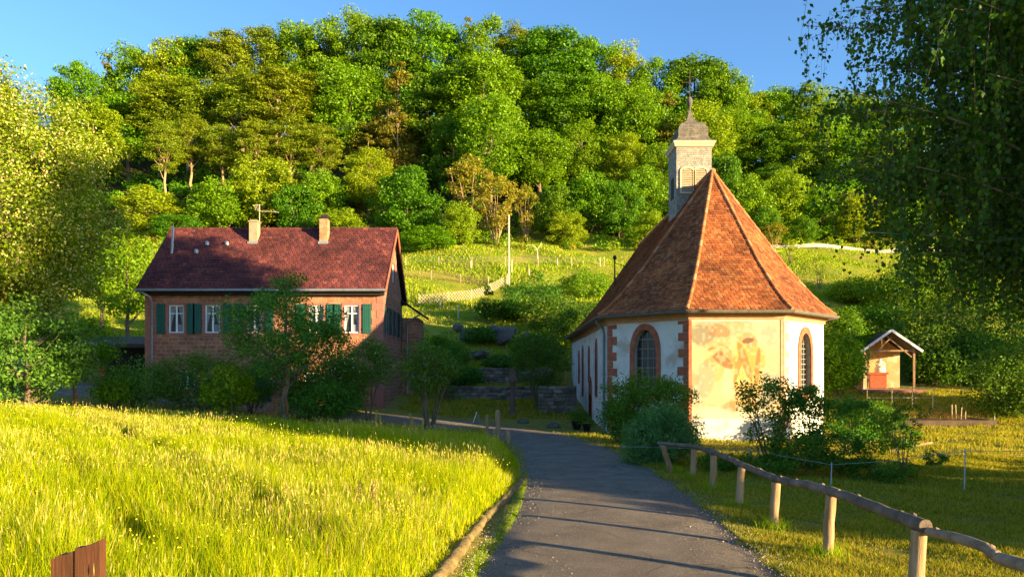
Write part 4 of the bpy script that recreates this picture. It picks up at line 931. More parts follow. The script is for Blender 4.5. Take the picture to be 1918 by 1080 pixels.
rail([tops[2] + up + Vector((0, .1, .03)), tops[3] + up, tops[4] + up + Vector((0,0,.01)), tops[5] + up + Vector((0,0,.01)), tops[6] + Vector((.0, -.12, .055))], .048, .068, M['greywood'])
e2 = tops[6] + Vector((.03, .02, .0)); q7 = tops[7] + up
rail([e2, e2.lerp(q7, .3) + Vector((0, 0, .03)), e2.lerp(q7, .55) + Vector((.02, 0, .035)), e2.lerp(q7, .62) + Vector((.05, 0, -.03)), q7, q7 + Vector((.3, -1.2, -.1))], .045, .062, M['logbark'])
# stake of two boards in the meadow, bottom left
st = thing('meadow_stake', 'weathered brown stake of two slant-topped boards in the meadow', 'stake', W(141, 1150, 4.6))
so = W(141, 1150, 4.6)
for (xa, xb, ya, yb, dd) in ((95, 139, 1046, 1030, .0), (142, 189, 1027, 1010, -.012)):
    mb = MB(); a = W(xa, ya, 4.6) - so; b = W(xb, yb, 4.6) - so
    n = 6; topp = [a.lerp(b, k / n) + Vector((0, 0, rr.uniform(-.006, .006))) for k in range(n + 1)]
    poly = [(a.x, -.9), (b.x, -.9)] + [(p.x, p.z) for p in topp[::-1]]
    mb.prism(poly, dd, dd + .07, lambda u, v, k: (u, k, v)); mb.build('board', M['plank'], st)
# posts by the road bend
for px, d, yt, w, lab in ((932, 25.2, 768, .17, 'thick dark wooden post at the road bend, tallest of three'), (912, 26.3, 776, .10, 'thin wooden post left of the thick post at the bend'), (951, 23.6, 805, .15, 'short stubby wooden post nearest the asphalt at the bend')):
    x = X(px, d); z = Hs(x, d); mb = MB(); h = Z(yt, d) - z
    mb.tube([(0, 0, -.2), (.01, 0, h * .5), (0, .01, h * .97), (0, 0, h)], [w*.55, w*.52, w*.5, w*.35], 9, wob=.1, rng=rr)
    o = mb.build('wooden_post', M['postwood']); o.location = (x, d, z); tag(o, lab, 'post', 'wooden posts at the road bend')
# small white A-board by the drive
bx_, bd = X(893, 31.5), 31.5; t_ = thing('folding_board', 'small white folding board standing beside the asphalt drive', 'folding board', (bx_, bd, Hs(bx_, bd)), .3)
for s_, nm in ((-1, 'front_panel'), (1, 'rear_panel')):
    mb = MB(); mb.box((-.14, -.015, 0), (.14, .015, .52), Matrix.Translation((s_ * .17, 0, 0)) @ Matrix.Rotation(-s_ * .35, 4, 'Y') @ Matrix.Rotation(1.2, 4, 'Z')); mb.build(nm, M['white'] if s_ < 0 else M['zinc'], t_)
for px, d, r, lab in ((980, 32.0, .22, 'flat boulder on the grass left of the chapel'), (1037, 30.2, .25, 'rounded brown boulder near the chapel door')):
    x = X(px, d); mb = MB(); prof = [(.02, -.1), (1, -.1), (1.05, .25), (.75, .6), (.3, .8), (0, .82)]
    mb.lathe([(a * r, z * r) for a, z in prof], 9, (0, 0, 0), 1.2, .8); mb.v = [(a + rr.uniform(-.03, .03), b + rr.uniform(-.03, .03), c + rr.uniform(-.02, .02)) for a, b, c in mb.v]
    o = mb.build('boulder', M['rock']); o.location = (x, d, Hs(x, d)); tag(o, lab, 'boulder', 'boulders on the grass')
# dry stone terrace walls
def stone_wall(x0, x1, y, z0, z1, lab, th=.45, mat='drystone', seed=1, yaw=0):
    r = random.Random(seed); mb = MB(); z = z0; rows = max(2, round((z1 - z0) / .19)); hh = (z1 - z0) / rows; L = x1 - x0
    mb.box((-L/2 + .03, .05, z0 - y * 0), (L/2 - .03, th, z1 - .05))
    for k in range(rows):
        u = -L / 2
        while u < L / 2 - .05:
            w = min(r.uniform(.22, .55), L / 2 - u); jy = r.uniform(-.04, .03); a, b = u + .012, u + w - .012; za, zb_ = z0 + k * hh + .01, z0 + (k + 1) * hh - .008 + (r.uniform(-.03, .05) if k == rows - 1 else 0); c = .03
            vs = [(a, jy + c, za), (b, jy + c, za), (b, jy + c, zb_), (a, jy + c, zb_), (a + c, jy, za + c), (b - c, jy + r.uniform(-.02, .02), za + c), (b - c, jy, zb_ - c), (a + c, jy + r.uniform(-.02, .02), zb_ - c), (a, th - .02, zb_), (b, th - .02, zb_)]
            mb.add(vs, [(4, 5, 6, 7), (0, 1, 5, 4), (1, 2, 6, 5), (2, 3, 7, 6), (3, 0, 4, 7), (3, 2, 9, 8)]); u += w
    o = mb.build('stone_wall', island('wall_stones_%d' % seed, [(0, (.10,.08,.06)), (.5, (.20,.16,.12)), (1, (.31,.26,.20))], noise=3)); o.location = ((x0 + x1) / 2, y, 0); o.rotation_euler = (0, 0, yaw)
    return tag(o, lab, 'stone wall', 'dry stone terrace walls')
stone_wall(-3.9, 3.0, 41.75, .3, 1.62, 'lower dry stone terrace wall between farmhouse and chapel', seed=1)
stone_wall(-3.6, 2.4, 44.6, 1.5, 2.72, 'upper pale stone terrace wall above the grass ledge', seed=2)
stone_wall(1.3, 3.2, 35.6, .2, 1.75, 'short stone wall beside the far end of the chapel', seed=3)
stone_wall(-3.0, .6, 47.6, 2.6, 3.55, 'broken stone wall topmost on the slope below the rock', seed=4, yaw=-.25)
stone_wall(-24.5, -21.2, 37.6, 1.0, 1.85, 'low stone wall beside the drive left of the farmhouse', seed=5)
# carved wayside column
wx_, wy_ = X(960, 35), 35.0; wz = Hs(wx_, wy_); col_ = thing('wayside_column', 'tall sandstone column standing in front of the terrace walls', 'column', (wx_, wy_, wz)); col_.scale = (.9, .9, .8)
mb = MB(); mb.box((-.24, -.24, -.2), (.24, .24, .3)); mb.build('plinth', M['greystone'], col_)
mb = MB(); mb.lathe([(.16, .3), (.135, .5), (.12, 1.9), (.15, 2.0), (.2, 2.08), (.2, 2.14)], 10); mb.build('shaft', M['greystone'], col_)
mb = MB(); mb.box((-.2, -.14, 2.14), (.2, .14, 2.62)); mb.prism([(-.24, 2.62), (.24, 2.62), (0, 2.86)], -.17, .17, lambda u, v, k: (u, k, v)); mb.build('capital', M['greystone'], col_)
# rocks on the slope
def rock(px, py, wpx, hpx, lab, seed, d=None):
    r = np.random.default_rng(seed); d = d or gdepth(px, py, 40); import bmesh
    bm = bmesh.new(); bmesh.ops.create_icosphere(bm, subdivisions=4, radius=1); w_, h_ = wpx * d / F / 2, hpx * d / F / 2
    pl_ = [(unit(r.normal(size=(1, 3)))[0], r.uniform(.5, .9)) for _ in range(30)]
    for v in bm.verts:
        p = np.array(v.co)
        for n_, k in pl_:
            s = p @ n_
            if s > k: p = p - n_ * (s - k) * .92
        p += .03 * np.array([math.sin(23 * p[2] + 5 * p[0]), math.sin(19 * p[0] + 3), math.sin(27 * p[1] + 4 * p[0])]) + .035 * np.array([math.sin(9 * p[1] + seed), math.sin(8 * p[2]), math.sin(11 * p[0])])
        v.co = (p[0] * w_ * 1.15, p[1] * w_ * .9, p[2] * h_ * 1.2)
    me = bpy.data.meshes.new('rock'); bm.to_mesh(me); bm.free(); me.materials.append(M['rock']); o = link('rock', me); x = X(px, d); o.location = (x, d - .2, Hs(x, d) + h_ * .8)
    tag(o, lab, 'rock', 'rocks on the slope between farmhouse and chapel')
rock(945, 648, 46, 46, 'largest grey boulder standing upright on the slope', 1); rock(925, 640, 34, 36, 'pale cleft rock just left of the largest boulder', 2)
rock(878, 640, 48, 26, 'broad low rock at the top of the scree', 3); rock(900, 672, 40, 20, 'dark slab halfway down the scree', 4)
rock(858, 622, 26, 16, 'small rock at the left edge of the scree', 5); rock(930, 690, 30, 14, 'lowest small rock above the upper terrace wall', 6); rock(985, 640, 26, 20, 'small rock half hidden under the dark bushes', 7)
# utility pole
def pole(name, px, py, yt, r, mat, lab, cat, group=None, d0=40, tilt=0):
    d = gdepth(px, py, d0); x = X(px, d); z = Hs(x, d); h = Z(yt, d) - z; mb = MB()
    mb.tube([(0, 0, -.3), (tilt * h * .5, 0, h * .5), (tilt * h, 0, h)], [r, r * .9, r * .8], 8); o = mb.build(name, mat); o.location = (x, d, z); return tag(o, lab, cat, group)
pole('utility_pole', 953, 537, 402, .10, M['palewood'], 'tall bare wooden pole on the pasture below the wood', 'pole')
for px, py, yt, lab in ((824, 580, 561, 'leaning fence post below the lattice fence'), (858, 596, 571, 'weathered post right of the leaning one, above the scree'), (882, 503, 488, 'pale fence post above the wire mesh fence'),
    (1044, 499, 484, 'pale fence post right of the utility pole'), (1124, 498, 482, 'pale fence post near the left edge of the chapel roof'), (991, 520, 503, 'thin pale stake among the dark shrubs'), (958, 512, 486, 'thin stake leaning beside the utility pole')):
    pole('fence_post', px, py, yt, .07, M['palewood'], lab, 'post', 'posts standing on the pasture', tilt=rr.uniform(-.06, .06))
# lattice fence: crossed laths
def lattice(pts, h, n, lab, r=.022, posts=True, mat='palewood', group=None):
    P_ = []
    for px, py in pts: d = gdepth(px, py, 40); P_.append(Vector((X(px, d), d, Hs(X(px, d), d))))
    s = spline(P_, .3); L = [0]
    for a, b in zip(s, s[1:]): L.append(L[-1] + (b - a).length)
    def at(t, z):
        t = min(max(t, 0), L[-1]); x = np.interp(t, L, [p.x for p in s]); y = np.interp(t, L, [p.y for p in s]); return Vector((x, y, Hs(x, y) + z))
    o = thing('lattice_fence', lab, 'fence', P_[0]); off = P_[0]; mb = MB(); t = 0; stp = L[-1] / n
    for i in range(-2, n + 2):
        for sgn in (1, -1):
            a = i * stp; b = a + h * .9; a_, b_ = (a, b)
            z0_, z1_ = (0.08, h) if sgn > 0 else (h, .08)
            t0 = max(a_, 0); t1 = min(b_, L[-1])
            if t1 <= t0: continue
            za = z0_ + (z1_ - z0_) * (t0 - a_) / (b_ - a_); zb2 = z0_ + (z1_ - z0_) * (t1 - a_) / (b_ - a_)
            k = Vector((0, .02 * sgn, 0)); mb.tube([at(t0, za) - off + k, at(t1, zb2) - off + k], r, 5, cap=False)
    mb.build('laths', M[mat], o)
    m_ = max(2, int(L[-1] / 2.2))
    for i in range(m_ + 1): q_ = at(L[-1] * i / m_, 0) - off; mb = MB(); mb.tube([q_ - Vector((0, -.08, .2)), q_ + Vector((0, .08, h * 1.12))], .045, 6); mb.build('post', M['palewood'], o)
lattice([(784, 572), (840, 567), (905, 556), (928, 545), (950, 534)], .85, 34, 'pale diagonal lattice fence climbing the pasture to the utility pole')
lattice([(752, 520), (806, 524), (868, 531), (915, 536)], .75, 36, 'brownish wire lattice fence behind the farmhouse gable', r=.011, mat='postwood')
mb = MB(); fpts = []
for px in range(760, 1180, 62): d = gdepth(px, 499, 50); fpts.append(Vector((X(px, d), d, Hs(X(px, d), d))))
wf = thing('wire_fence', 'long wire fence with thin posts running across the pasture', 'fence', fpts[0])
for k, a in enumerate(fpts): p = MB(); p.tube([a - fpts[0] - Vector((0, 0, .2)), a - fpts[0] + Vector((0, 0, .95))], .03, 5); p.build('post', M['palewood'], wf)
for z in (.45, .85):
    mb.tube([a - fpts[0] + Vector((0, 0, z)) for a in fpts], .014, 4, cap=False)
mb.build('wires', M['zinc'], wf)
# thin electric fence stakes on the lawn with wire
sp_ = []
for px, py, yt, lab in ((1402, 882, 838, 'grey plastic fence stake behind the fourth rail post'), (1556, 912, 865, 'grey plastic fence stake behind the sixth rail post'), (1806, 918, 840, 'grey plastic fence stake standing alone on the dark lawn'), (1862, 806, 777, 'thin stake far out on the lawn at the right edge')):
    d = EYE * F / (py - 700); x = X(px, d); mb = MB(); mb.tube([(0, 0, -.1), (.02, 0, Z(yt, d) - 0)], [.014, .011], 6); o = mb.build('fence_stake', surf('stake_plastic', [(.3,.36,.36), (.42,.48,.47)], 5, .5, 0)); o.location = (x, d, 0); tag(o, lab, 'stake', 'thin stakes of the lawn fence'); sp_.append(Vector((x, d, Z(yt, d) - .05)))
mb = MB(); mb.tube([sp_[0] + Vector((-3, .8, 0)), sp_[0], sp_[1], sp_[1].lerp(sp_[2], .5) - Vector((0, 0, .05)), sp_[2], sp_[2] + Vector((5, 0, 0))], .005, 4, cap=False); tag(mb.build('fence_wire', M['zinc']), 'thin fence wire strung between the plastic stakes', 'wire')
# raised garden bed with rails
bd_ = EYE * F / (792 - 700) * .93; bz = Hs(X(1725, bd_), bd_)
gb_ = thing('garden_bed', 'raised sandstone-edged flower bed on the lawn before the shrine', 'garden bed', (X(1735, 31), 31, Hs(X(1725, 31), 31) - .02))
mb = MB(); mb.box((-2.05, -1.5, -.3), (2.05, -1.3, .10)); mb.box((-2.05, -1.299, -.3), (-1.85, 1.5, .13)); mb.box((1.85, -1.299, -.3), (2.05, 1.5, .13)); mb.box((-1.84, 1.3, -.3), (1.84, 1.5, .13)); mb.build('edging', surf('bed_stone', [(.055,.035,.022), (.13,.085,.05)], 3, .9, .5), gb_)
mb = MB(); mb.box((-1.849, -1.299, -.3), (1.849, 1.299, .09)); mb.build('soil', surf('garden_soil', [(.05,.025,.015), (.14,.05,.03)], 6, .95, .8), gb_)
rl = thing('metal_railing', 'low pale metal railing behind the flower bed on the lawn', 'railing', (X(1685, 33.5), 33.5, Hs(X(1685, 33.5), 33.5)))
mb = MB(); mb.tube([(-1.5, 0, .95), (1.55, 0, .95)], .022, 6); mb.tube([(-1.5, 0, .5), (1.55, 0, .5)], .015, 6); mb.build('rails', M['palewood'], rl)
for xx in (-1.5, -.35, .6, 1.55): mb = MB(); mb.tube([(xx, 0, -.1), (xx, 0, .97)], .022, 6); mb.build('post', M['palewood'], rl)
for px, yt, lab in ((1783, 757, 'leftmost of the plant canes in the flower bed'), (1791, 757, 'second plant cane from the left in the bed'), (1800, 762, 'third plant cane from the left in the bed'), (1808, 770, 'rightmost and shortest plant cane in the bed')):
    x = X(px, 30.6); z = gb_.location.z + .1; mb = MB(); mb.tube([(0, 0, 0), (rr.uniform(-.04, .04), 0, Z(yt, 30.6) - z)], .018, 5); o = mb.build('plant_cane', M['palewood']); o.location = (x, 30.6, z); tag(o, lab, 'cane', 'canes in the flower bed')
d = EYE * F / (838 - 700); x = X(1708, d); mb = MB(); mb.tube([(0, 0, -.1), (0, 0, .5)], [.07, .06], 8, wob=.1, rng=rr); o = mb.build('stump_post', M['postwood']); o.location = (x, d, 0); tag(o, 'stubby wooden post on the lawn beside the sapling', 'post')
mb = MB(); mb.tube([(0, 0, .05), (.7, .3, .12)], [.055, .045], 8, wob=.1, rng=rr); o = mb.build('fallen_log', M['postwood']); o.location = (x + .15, d + .1, 0); tag(o, 'short log lying beside the stubby post on lawn', 'log')

# shrine shelter
sx_, sy_ = X(1661, 40), 40.0; sz = Z(728, 40); sh = thing('shrine_shelter', 'small open gabled shelter over the altar at the edge of trees', 'shelter', (sx_, sy_, sz), -.22)
pk, ev, hwid = Z(620, 40) - sz, Z(659, 40) - sz, 1.5
mb = MB()
for s_ in (-1, 1):
    vs = [(0, -.9, pk), (s_ * hwid, -.9, ev), (s_ * hwid, 1.9, ev), (0, 1.9, pk), (0, -.9, pk - .09), (s_ * hwid, -.9, ev - .09), (s_ * hwid, 1.9, ev - .09), (0, 1.9, pk - .09)]
    mb.add(vs, [(0,1,2,3), (7,6,5,4), (0,4,5,1), (1,5,6,2), (2,6,7,3)])
ro = mb.build('roof', M['darkwood'], sh); mb = MB()
for s_ in (-1, 1): mb.beam((0, -.93, pk + .0), (s_ * (hwid + .04), -.93, ev), .04, .13)
mb.build('bargeboard', M['white'], ro)
mb = MB(); mb.beam((-1.15, -.75, ev + .05), (1.15, -.75, ev + .05), .07, .09); mb.beam((-1.2, -.75, ev - .5), (.05, -.752, ev + .8), .05, .06); mb.beam((1.2, -.75, ev - .45), (-.2, -.748, ev + .85), .05, .06); mb.beam((-.45, -.74, ev + .05), (-.45, -.74, ev + .7), .05); mb.build('truss', M['postwood'], sh)
for xx in (-1.15, 1.15): mb = MB(); mb.box((xx - .05, -.8, -.3), (xx + .05, -.7, ev + .3)); mb.build('post', M['postwood'], sh)
mb = MB(); poly = [(-1.1, -.3), (1.05, -.3), (1.05, ev + .15), (0, pk - .25), (-1.1, ev + .15)]; mb.prism(poly, 1.4, 1.55, lambda u, v, k: (u, k, v)); mb.box((-1.25, -.2, -.3), (-1.101, 1.55, ev + .1)); mb.build('wall', M['shrinewall'], sh)
mb = MB(); mb.box((-1.6, -1.2, -.4), (1.6, 1.9, -.02)); mb.build('floor_slab', M['quoin'], sh)
al = thing('altar', 'red sandstone altar block inside the open shelter', 'altar', (sx_ - .25, sy_ + .55, sz), -.22)
mb = MB(); mb.box((-.42, -.25, -.02), (.42, .25, .80)); mb.build('base', M['altar'], al); mb = MB(); mb.box((-.5, -.32, .801), (.5, .32, .92)); mb.build('top', M['altar'], al)
mb = MB(); mb.lathe([(.30, 0), (.34, .12), (.31, .3), (.22, .45), (.17, .6), (.20, .72), (.17, .80), (.07, .86), (.06, .9), (.10, .95), (.115, 1.02), (.10, 1.1), (.05, 1.15), (0, 1.16)], 14, (0, 0, 0), 1, .75)
mb.tube([(-.17, 0, .76), (-.24, -.08, .58), (-.08, -.2, .55)], [.06, .055, .045], 8); mb.tube([(.17, 0, .76), (.25, -.08, .60), (.1, -.2, .5)], [.06, .055, .045], 8); mb.tube([(-.25, -.12, .5), (.0, -.22, .46), (.28, -.14, .42)], [.06, .08, .06], 8)
o = mb.build('statue', M['statue']); o.location = (sx_ - .1, sy_ + .55, sz + .92); o.rotation_euler = (0, 0, -.22); o.scale = (.9, .9, .78); tag(o, 'white stone figure group seated on the red altar', 'statue')
# flower pot left of the farmhouse, planters at the chapel door
def pot(x, y, z, r, lab, mat, leaves=True):
    t_ = thing('potted_plant', lab, 'potted plant', (x, y, z)); mb = MB(); mb.lathe([(r*.65, 0), (r, r*1.5), (r*1.12, r*1.5), (r*1.12, r*1.8), (r*.95, r*1.8), (r*.9, r*1.5), (0, r*1.5)], 14); mb.build('pot', mat, t_)
    rg = np.random.default_rng(int(x * 10) % 97 + 3); C = rg.normal(size=(12, 3)) * np.array([r, r, r * .6]) + np.array([0, 0, r * 2.6]); P, Nn, ci = clumps(rg, C, np.full(12, r * .7), 45); link('leaves', leaf_mesh('pot_leaves', P, Nn, .05, M['leaf_shade'], rg), t_)
pot(X(192, 36.5), 36.5, Z(704, 36.5), .2, 'orange terracotta pot left of the farmhouse', M['terracotta'])
for px, d, r, lab in ((1080, 29.5, .2, 'dark pot left of the chapel door'), (1099, 28.9, .17, 'smaller dark pot right beside the chapel wall')): x = X(px, d); pot(x, d, Hs(x, d), r, lab, M['darkwood'])
# lone bent tree bole on the pasture
d = gdepth(1006, 484, 50); x = X(1006, d); tb = thing('bent_sapling', 'leafless pale sapling bent over on the upper pasture', 'sapling', (x, d, Hs(x, d))); mb = MB()
mb.tube([(0, 0, -.2), (.05, 0, .6), (-.05, 0, 1.0), (-.5, 0, 1.35), (-1.0, 0, 1.4)], [.08, .06, .05, .035, .02], 6); mb.tube([(0, 0, .9), (.3, 0, 1.3), (.5, .1, 1.7)], [.04, .03, .01], 5); mb.build('trunk', M['palewood'], tb)
# brown dock plants standing in the meadow edge
for px, d, n_, hh, lab in ((522, 26.3, 7, 1.0, 'clump of brown dock stalks below the apple tree'), (783, 20.5, 3, .95, 'pair of yellow seeding stalks below the lilac'), (150, 26.8, 3, .8, 'rusty dock stalks at the far left meadow edge'), (712, 22.0, 3, .8, 'thin seeding stalks left of the yellow pair'), (668, 10.2, 4, .62, 'brown seed stalks in the dark hollow of the meadow')):
    x = X(px, d); z = Hs(x, d); t_ = thing('dock_plant', lab, 'wild plant', (x, d, z)); rg = np.random.default_rng(px); mb = MB(); Cs = []
    for k in range(n_):
        a = Vector((rg.uniform(-.3, .3), rg.uniform(-.15, .15), 0)); b = a + Vector((rg.uniform(-.1, .1), 0, hh * rg.uniform(.8, 1.1))); mb.tube([a, b], [.008, .004], 5)
        for j in range(16): t2 = .55 + .45 * j / 15; Cs.append(a.lerp(b, t2))
    mb.build('stalks', M['postwood'], t_); C = np.array([tuple(c) for c in Cs]); P, Nn, ci = clumps(rg, C, np.full(len(C), .035), 14, 1.2); link('seeds', leaf_mesh('dock_seeds', P, Nn, .03, M['seed'] if px in (783, 712, 668) else island('dock_seed_brown%d' % px, [(0, (.25,.09,.03)), (1, (.42,.2,.08))], transl=.2), rg), t_)

# ================================================================ GARDEN PLANTS
def bush(name, cat, lab, px, d, yt, R, seed, base=.15, cl=40, cr=.42, per=90, leaf=.10, lmat='leaf_shade', tr=.04, stems=5, bark='bark', xo=None, group='bushes round farmhouse and chapel', **kw):
    x = X(px, d) if xo is None else xo; z = Hs(x, d); Ht = Z(yt, d) - z
    k_ = 1 if name in ('open_shrub', 'weeds_clump', 'thin_sapling', 'willow_bush', 'bare_shrub', 'box_bush') else 1.3
    parts_ = make_plant(name, seed, Ht - cr * .5, R * k_, base, int(cl * (1.5 if k_ > 1 else 1.2)), cr * k_, per, leaf, M[lmat], M[bark], tr, stems, **kw)
    return plant_thing(name, parts_, lab, cat, x, d, group=group if cat == 'bush' else None)
bush('apple_tree', 'tree', 'crooked apple tree with bare lower trunk before the farmhouse', 535, 27.3, 505, 1.75, 3, base=1.6, cl=78, cr=.46, per=140, leaf=.105, lmat='leaf_apple', tr=.15, stems=1, limbs=22, gapk=1, flat=.6)
bush('lilac_bush', 'bush', 'many-stemmed lilac with dull purple flowers between farmhouse and terraces', 800, 27.2, 632, 1.0, 5, base=1.2, cl=44, cr=.34, per=110, leaf=.085, lmat='leaf_shade', tr=.06, stems=8, shape='vase', flowers=(M['lilac'], .07, .07))
bush('garden_bush', 'bush', 'broad green bush at the left corner of the farmhouse', 265, 30.5, 662, 1.15, 7, cl=42, cr=.42, per=110, lmat='leaf_apple')
bush('garden_bush', 'bush', 'dark dense bush below the two left farmhouse windows', 375, 31, 648, 1.5, 8, cl=55, cr=.45, per=110, lmat='leaf_shade')
bush('maple_sapling', 'bush', 'pale yellow-green leafy sapling in front of the dark bush', 426, 27.6, 672, .85, 9, base=.3, cl=34, cr=.28, per=80, leaf=.13, lmat='leaf_oak', shape='round')
bush('white_lilac', 'bush', 'bush with white flower clusters right of the apple trunk', 575, 30, 640, 1.15, 10, base=.4, cl=42, cr=.36, per=100, lmat='leaf_shade', flowers=(M['whiteflower'], .09, .085))
bush('garden_bush', 'bush', 'low dark bush in deep shade right of the apple trunk', 608, 28.2, 706, 1.25, 11, cl=44, cr=.36, per=110, lmat='leaf_shade')
bush('rose_arch', 'bush', 'tall climbing bush with few white blossoms at the farmhouse corner', 690, 30.2, 628, .85, 12, base=1.3, cl=40, cr=.36, per=110, leaf=.08, lmat='leaf_shade', stems=3, tr=.05, flowers=(M['whiteflower'], .02, .08))
bush('garden_bush', 'bush', 'mid-green bush hanging over the window right of the door', 640, 31.5, 655, .9, 13, base=.5, cl=30, cr=.38, per=100, lmat='leaf_apple')
bush('garden_bush', 'bush', 'small bush behind the lilac below the back annex', 800, 43, 610, 1.5, 14, cl=30, cr=.45, per=100, leaf=.13, lmat='leaf_dark')
bush('garden_bush', 'bush', 'bright little bush above the lilac flowers', 842, 41, 635, .75, 15, cl=18, cr=.35, per=90, leaf=.12, lmat='leaf_apple')
bush('hawthorn_bush', 'bush', 'tall reddish-green bush beside the sandstone column', 1008, 37.5, 624, 1.05, 16, base=.9, cl=46, cr=.38, per=110, leaf=.10, lmat='leaf_shade', stems=6, flowers=(M['leaf_red'], .2, .09))
bush('young_tree', 'tree', 'small slender tree in front of the lattice fence', 915, 55, 532, .9, 17, base=.5, cl=28, cr=.40, per=90, leaf=.17, lmat='leaf_shade', stems=1, tr=.06, shape='cone')
for px, d, yt, R, lab, lm in ((905, 50.5, 612, 1.0, 'low dark shrub growing beside the pale cleft rock', 'leaf_shade'), (835, 47, 640, 1.3, 'dark shrub left of the scree behind the lilac', 'leaf_shade'), (940, 46.3, 668, .7, 'small fern-green shrub below the largest boulder', 'leaf_shade'), (870, 43.4, 688, .6, 'little shrub on the ledge between the terrace walls', 'leaf_shade'), (992, 54, 505, 1.7, 'dark conical shrub above the largest boulder', 'leaf_shade'), (1035, 52, 545, 1.8, 'dark rounded shrub between boulder and chapel roof', 'leaf_shade'), (1085, 50, 560, 1.7, 'dark shrub touching the left edge of the chapel roof', 'leaf_shade'), (1100, 60, 500, 1.9, 'sunlit shrub above the dark ones left of chapel roof', 'leaf_oak'), (1005, 46.5, 615, 1.2, 'low shadowed shrub above the upper terrace wall', 'leaf_shade'), (960, 56, 560, 1.1, 'squat dark shrub at the foot of the utility pole', 'leaf_dark')):
    bush('slope_shrub', 'bush', lab, px, d, yt, R, px, cl=36, cr=.5, per=100, leaf=.16, lmat=lm, group='shrubs on the slope left of the chapel')
bush('box_bush', 'bush', 'low rounded bush beside the chapel door', 1085, 30.3, 758, .48, 21, cl=18, cr=.22, per=100, leaf=.05, lmat='leaf_shade', tr=.02)
bush('garden_bush', 'bush', 'dark leafy bush covering the left chapel apse window foot', 1212, 23.4, 684, 1.15, 22, cl=70, cr=.32, per=130, leaf=.085, lmat='leaf_shade', jit=.8)
bush('garden_bush', 'bush', 'tall dark sprig bush at the left chapel corner', 1160, 24.4, 700, .5, 23, cl=26, cr=.26, per=100, leaf=.08, lmat='leaf_shade')
bush('willow_bush', 'bush', 'feathery blue-green willow bush at the end of the rail fence', 1242, 18.8, 756, 1.0, 24, base=.05, cl=95, cr=.27, per=120, leaf=.11, lmat='leaf_willow', aspect=.22, flat=1.1, up=.1)
bush('willow_bush', 'bush', 'lower feathery willow bush closest to the road', 1205, 18.6, 806, .6, 25, base=.02, cl=50, cr=.22, per=110, leaf=.10, lmat='leaf_willow', aspect=.22, flat=1.1, up=.1)
bush('open_shrub', 'bush', 'airy many-stemmed shrub with small leaves before the wall painting', 1438, 18.6, 690, 1.0, 26, base=.4, cl=110, cr=.24, per=30, leaf=.075, lmat='leaf_shade', stems=12, tr=.022, shape='vase', shell=.1, jit=1.2)
bush('open_shrub', 'bush', 'airy shrub with dense dark top below the right chapel window', 1512, 18.0, 708, .62, 27, base=.4, cl=70, cr=.22, per=45, leaf=.075, lmat='leaf_shade', stems=9, tr=.02, shape='vase', shell=.1, jit=1.2)
bush('open_shrub', 'bush', 'green shrub just right of the chapel apse', 1590, 20.5, 735, .8, 28, base=.2, cl=60, cr=.28, per=60, leaf=.08, lmat='leaf_apple', stems=8, tr=.02, shell=.1, jit=1.1)
bush('open_shrub', 'bush', 'tangled low shrub behind the second plastic fence stake', 1580, 16.9, 800, .8, 29, base=.05, cl=40, cr=.2, per=50, leaf=.07, lmat='leaf_shade', stems=8, tr=.015, shell=.1, jit=1.2)
bush('open_shrub', 'bush', 'dark shrub between the chapel corner and the shrine shelter', 1628, 24, 738, .95, 34, base=.1, cl=60, cr=.28, per=70, leaf=.085, lmat='leaf_shade', stems=8, tr=.02, shell=.1, jit=1.1)
bush('open_shrub', 'bush', 'loose dark shrub in front of the low metal railing', 1672, 20.5, 768, .75, 35, base=.1, cl=46, cr=.22, per=50, leaf=.075, lmat='leaf_shade', stems=9, tr=.018, shell=.1, jit=1.2)
bush('open_shrub', 'bush', 'low dark shrub at the foot of the apse window bush', 1490, 16.9, 800, .8, 36, base=.05, cl=50, cr=.22, per=55, leaf=.07, lmat='leaf_shade', stems=8, tr=.015, shell=.1, jit=1.2)
bush('weeds_clump', 'bush', 'wide dark weeds patch behind the sixth rail post', 1640, 16.2, 852, .9, 37, base=.02, cl=40, cr=.18, per=60, leaf=.06, lmat='leaf_shade', stems=4, tr=.01)
bush('weeds_clump', 'bush', 'dark low weeds between the rail fence and open shrubs', 1440, 16.6, 838, .85, 30, base=.02, cl=36, cr=.18, per=70, leaf=.06, lmat='leaf_shade', stems=4, tr=.01)
bush('weeds_clump', 'bush', 'low weeds clump at the foot of the willow bush', 1345, 17.2, 845, .5, 31, base=.02, cl=24, cr=.16, per=60, leaf=.06, lmat='leaf_shade', stems=4, tr=.01)
bush('thin_sapling', 'bush', 'thin bare-stemmed sapling on the sunlit lawn', 1690, 17.2, 745, .62, 32, base=.35, cl=34, cr=.14, per=22, leaf=.065, lmat='leaf_shade', stems=7, tr=.014, shape='vase', shell=.05, jit=1.3)
bush('weeds_clump', 'bush', 'small leafy tuft right of the thin sapling', 1752, 18.2, 838, .25, 33, base=.02, cl=10, cr=.13, per=60, leaf=.06, lmat='leaf_apple', stems=3, tr=.01)
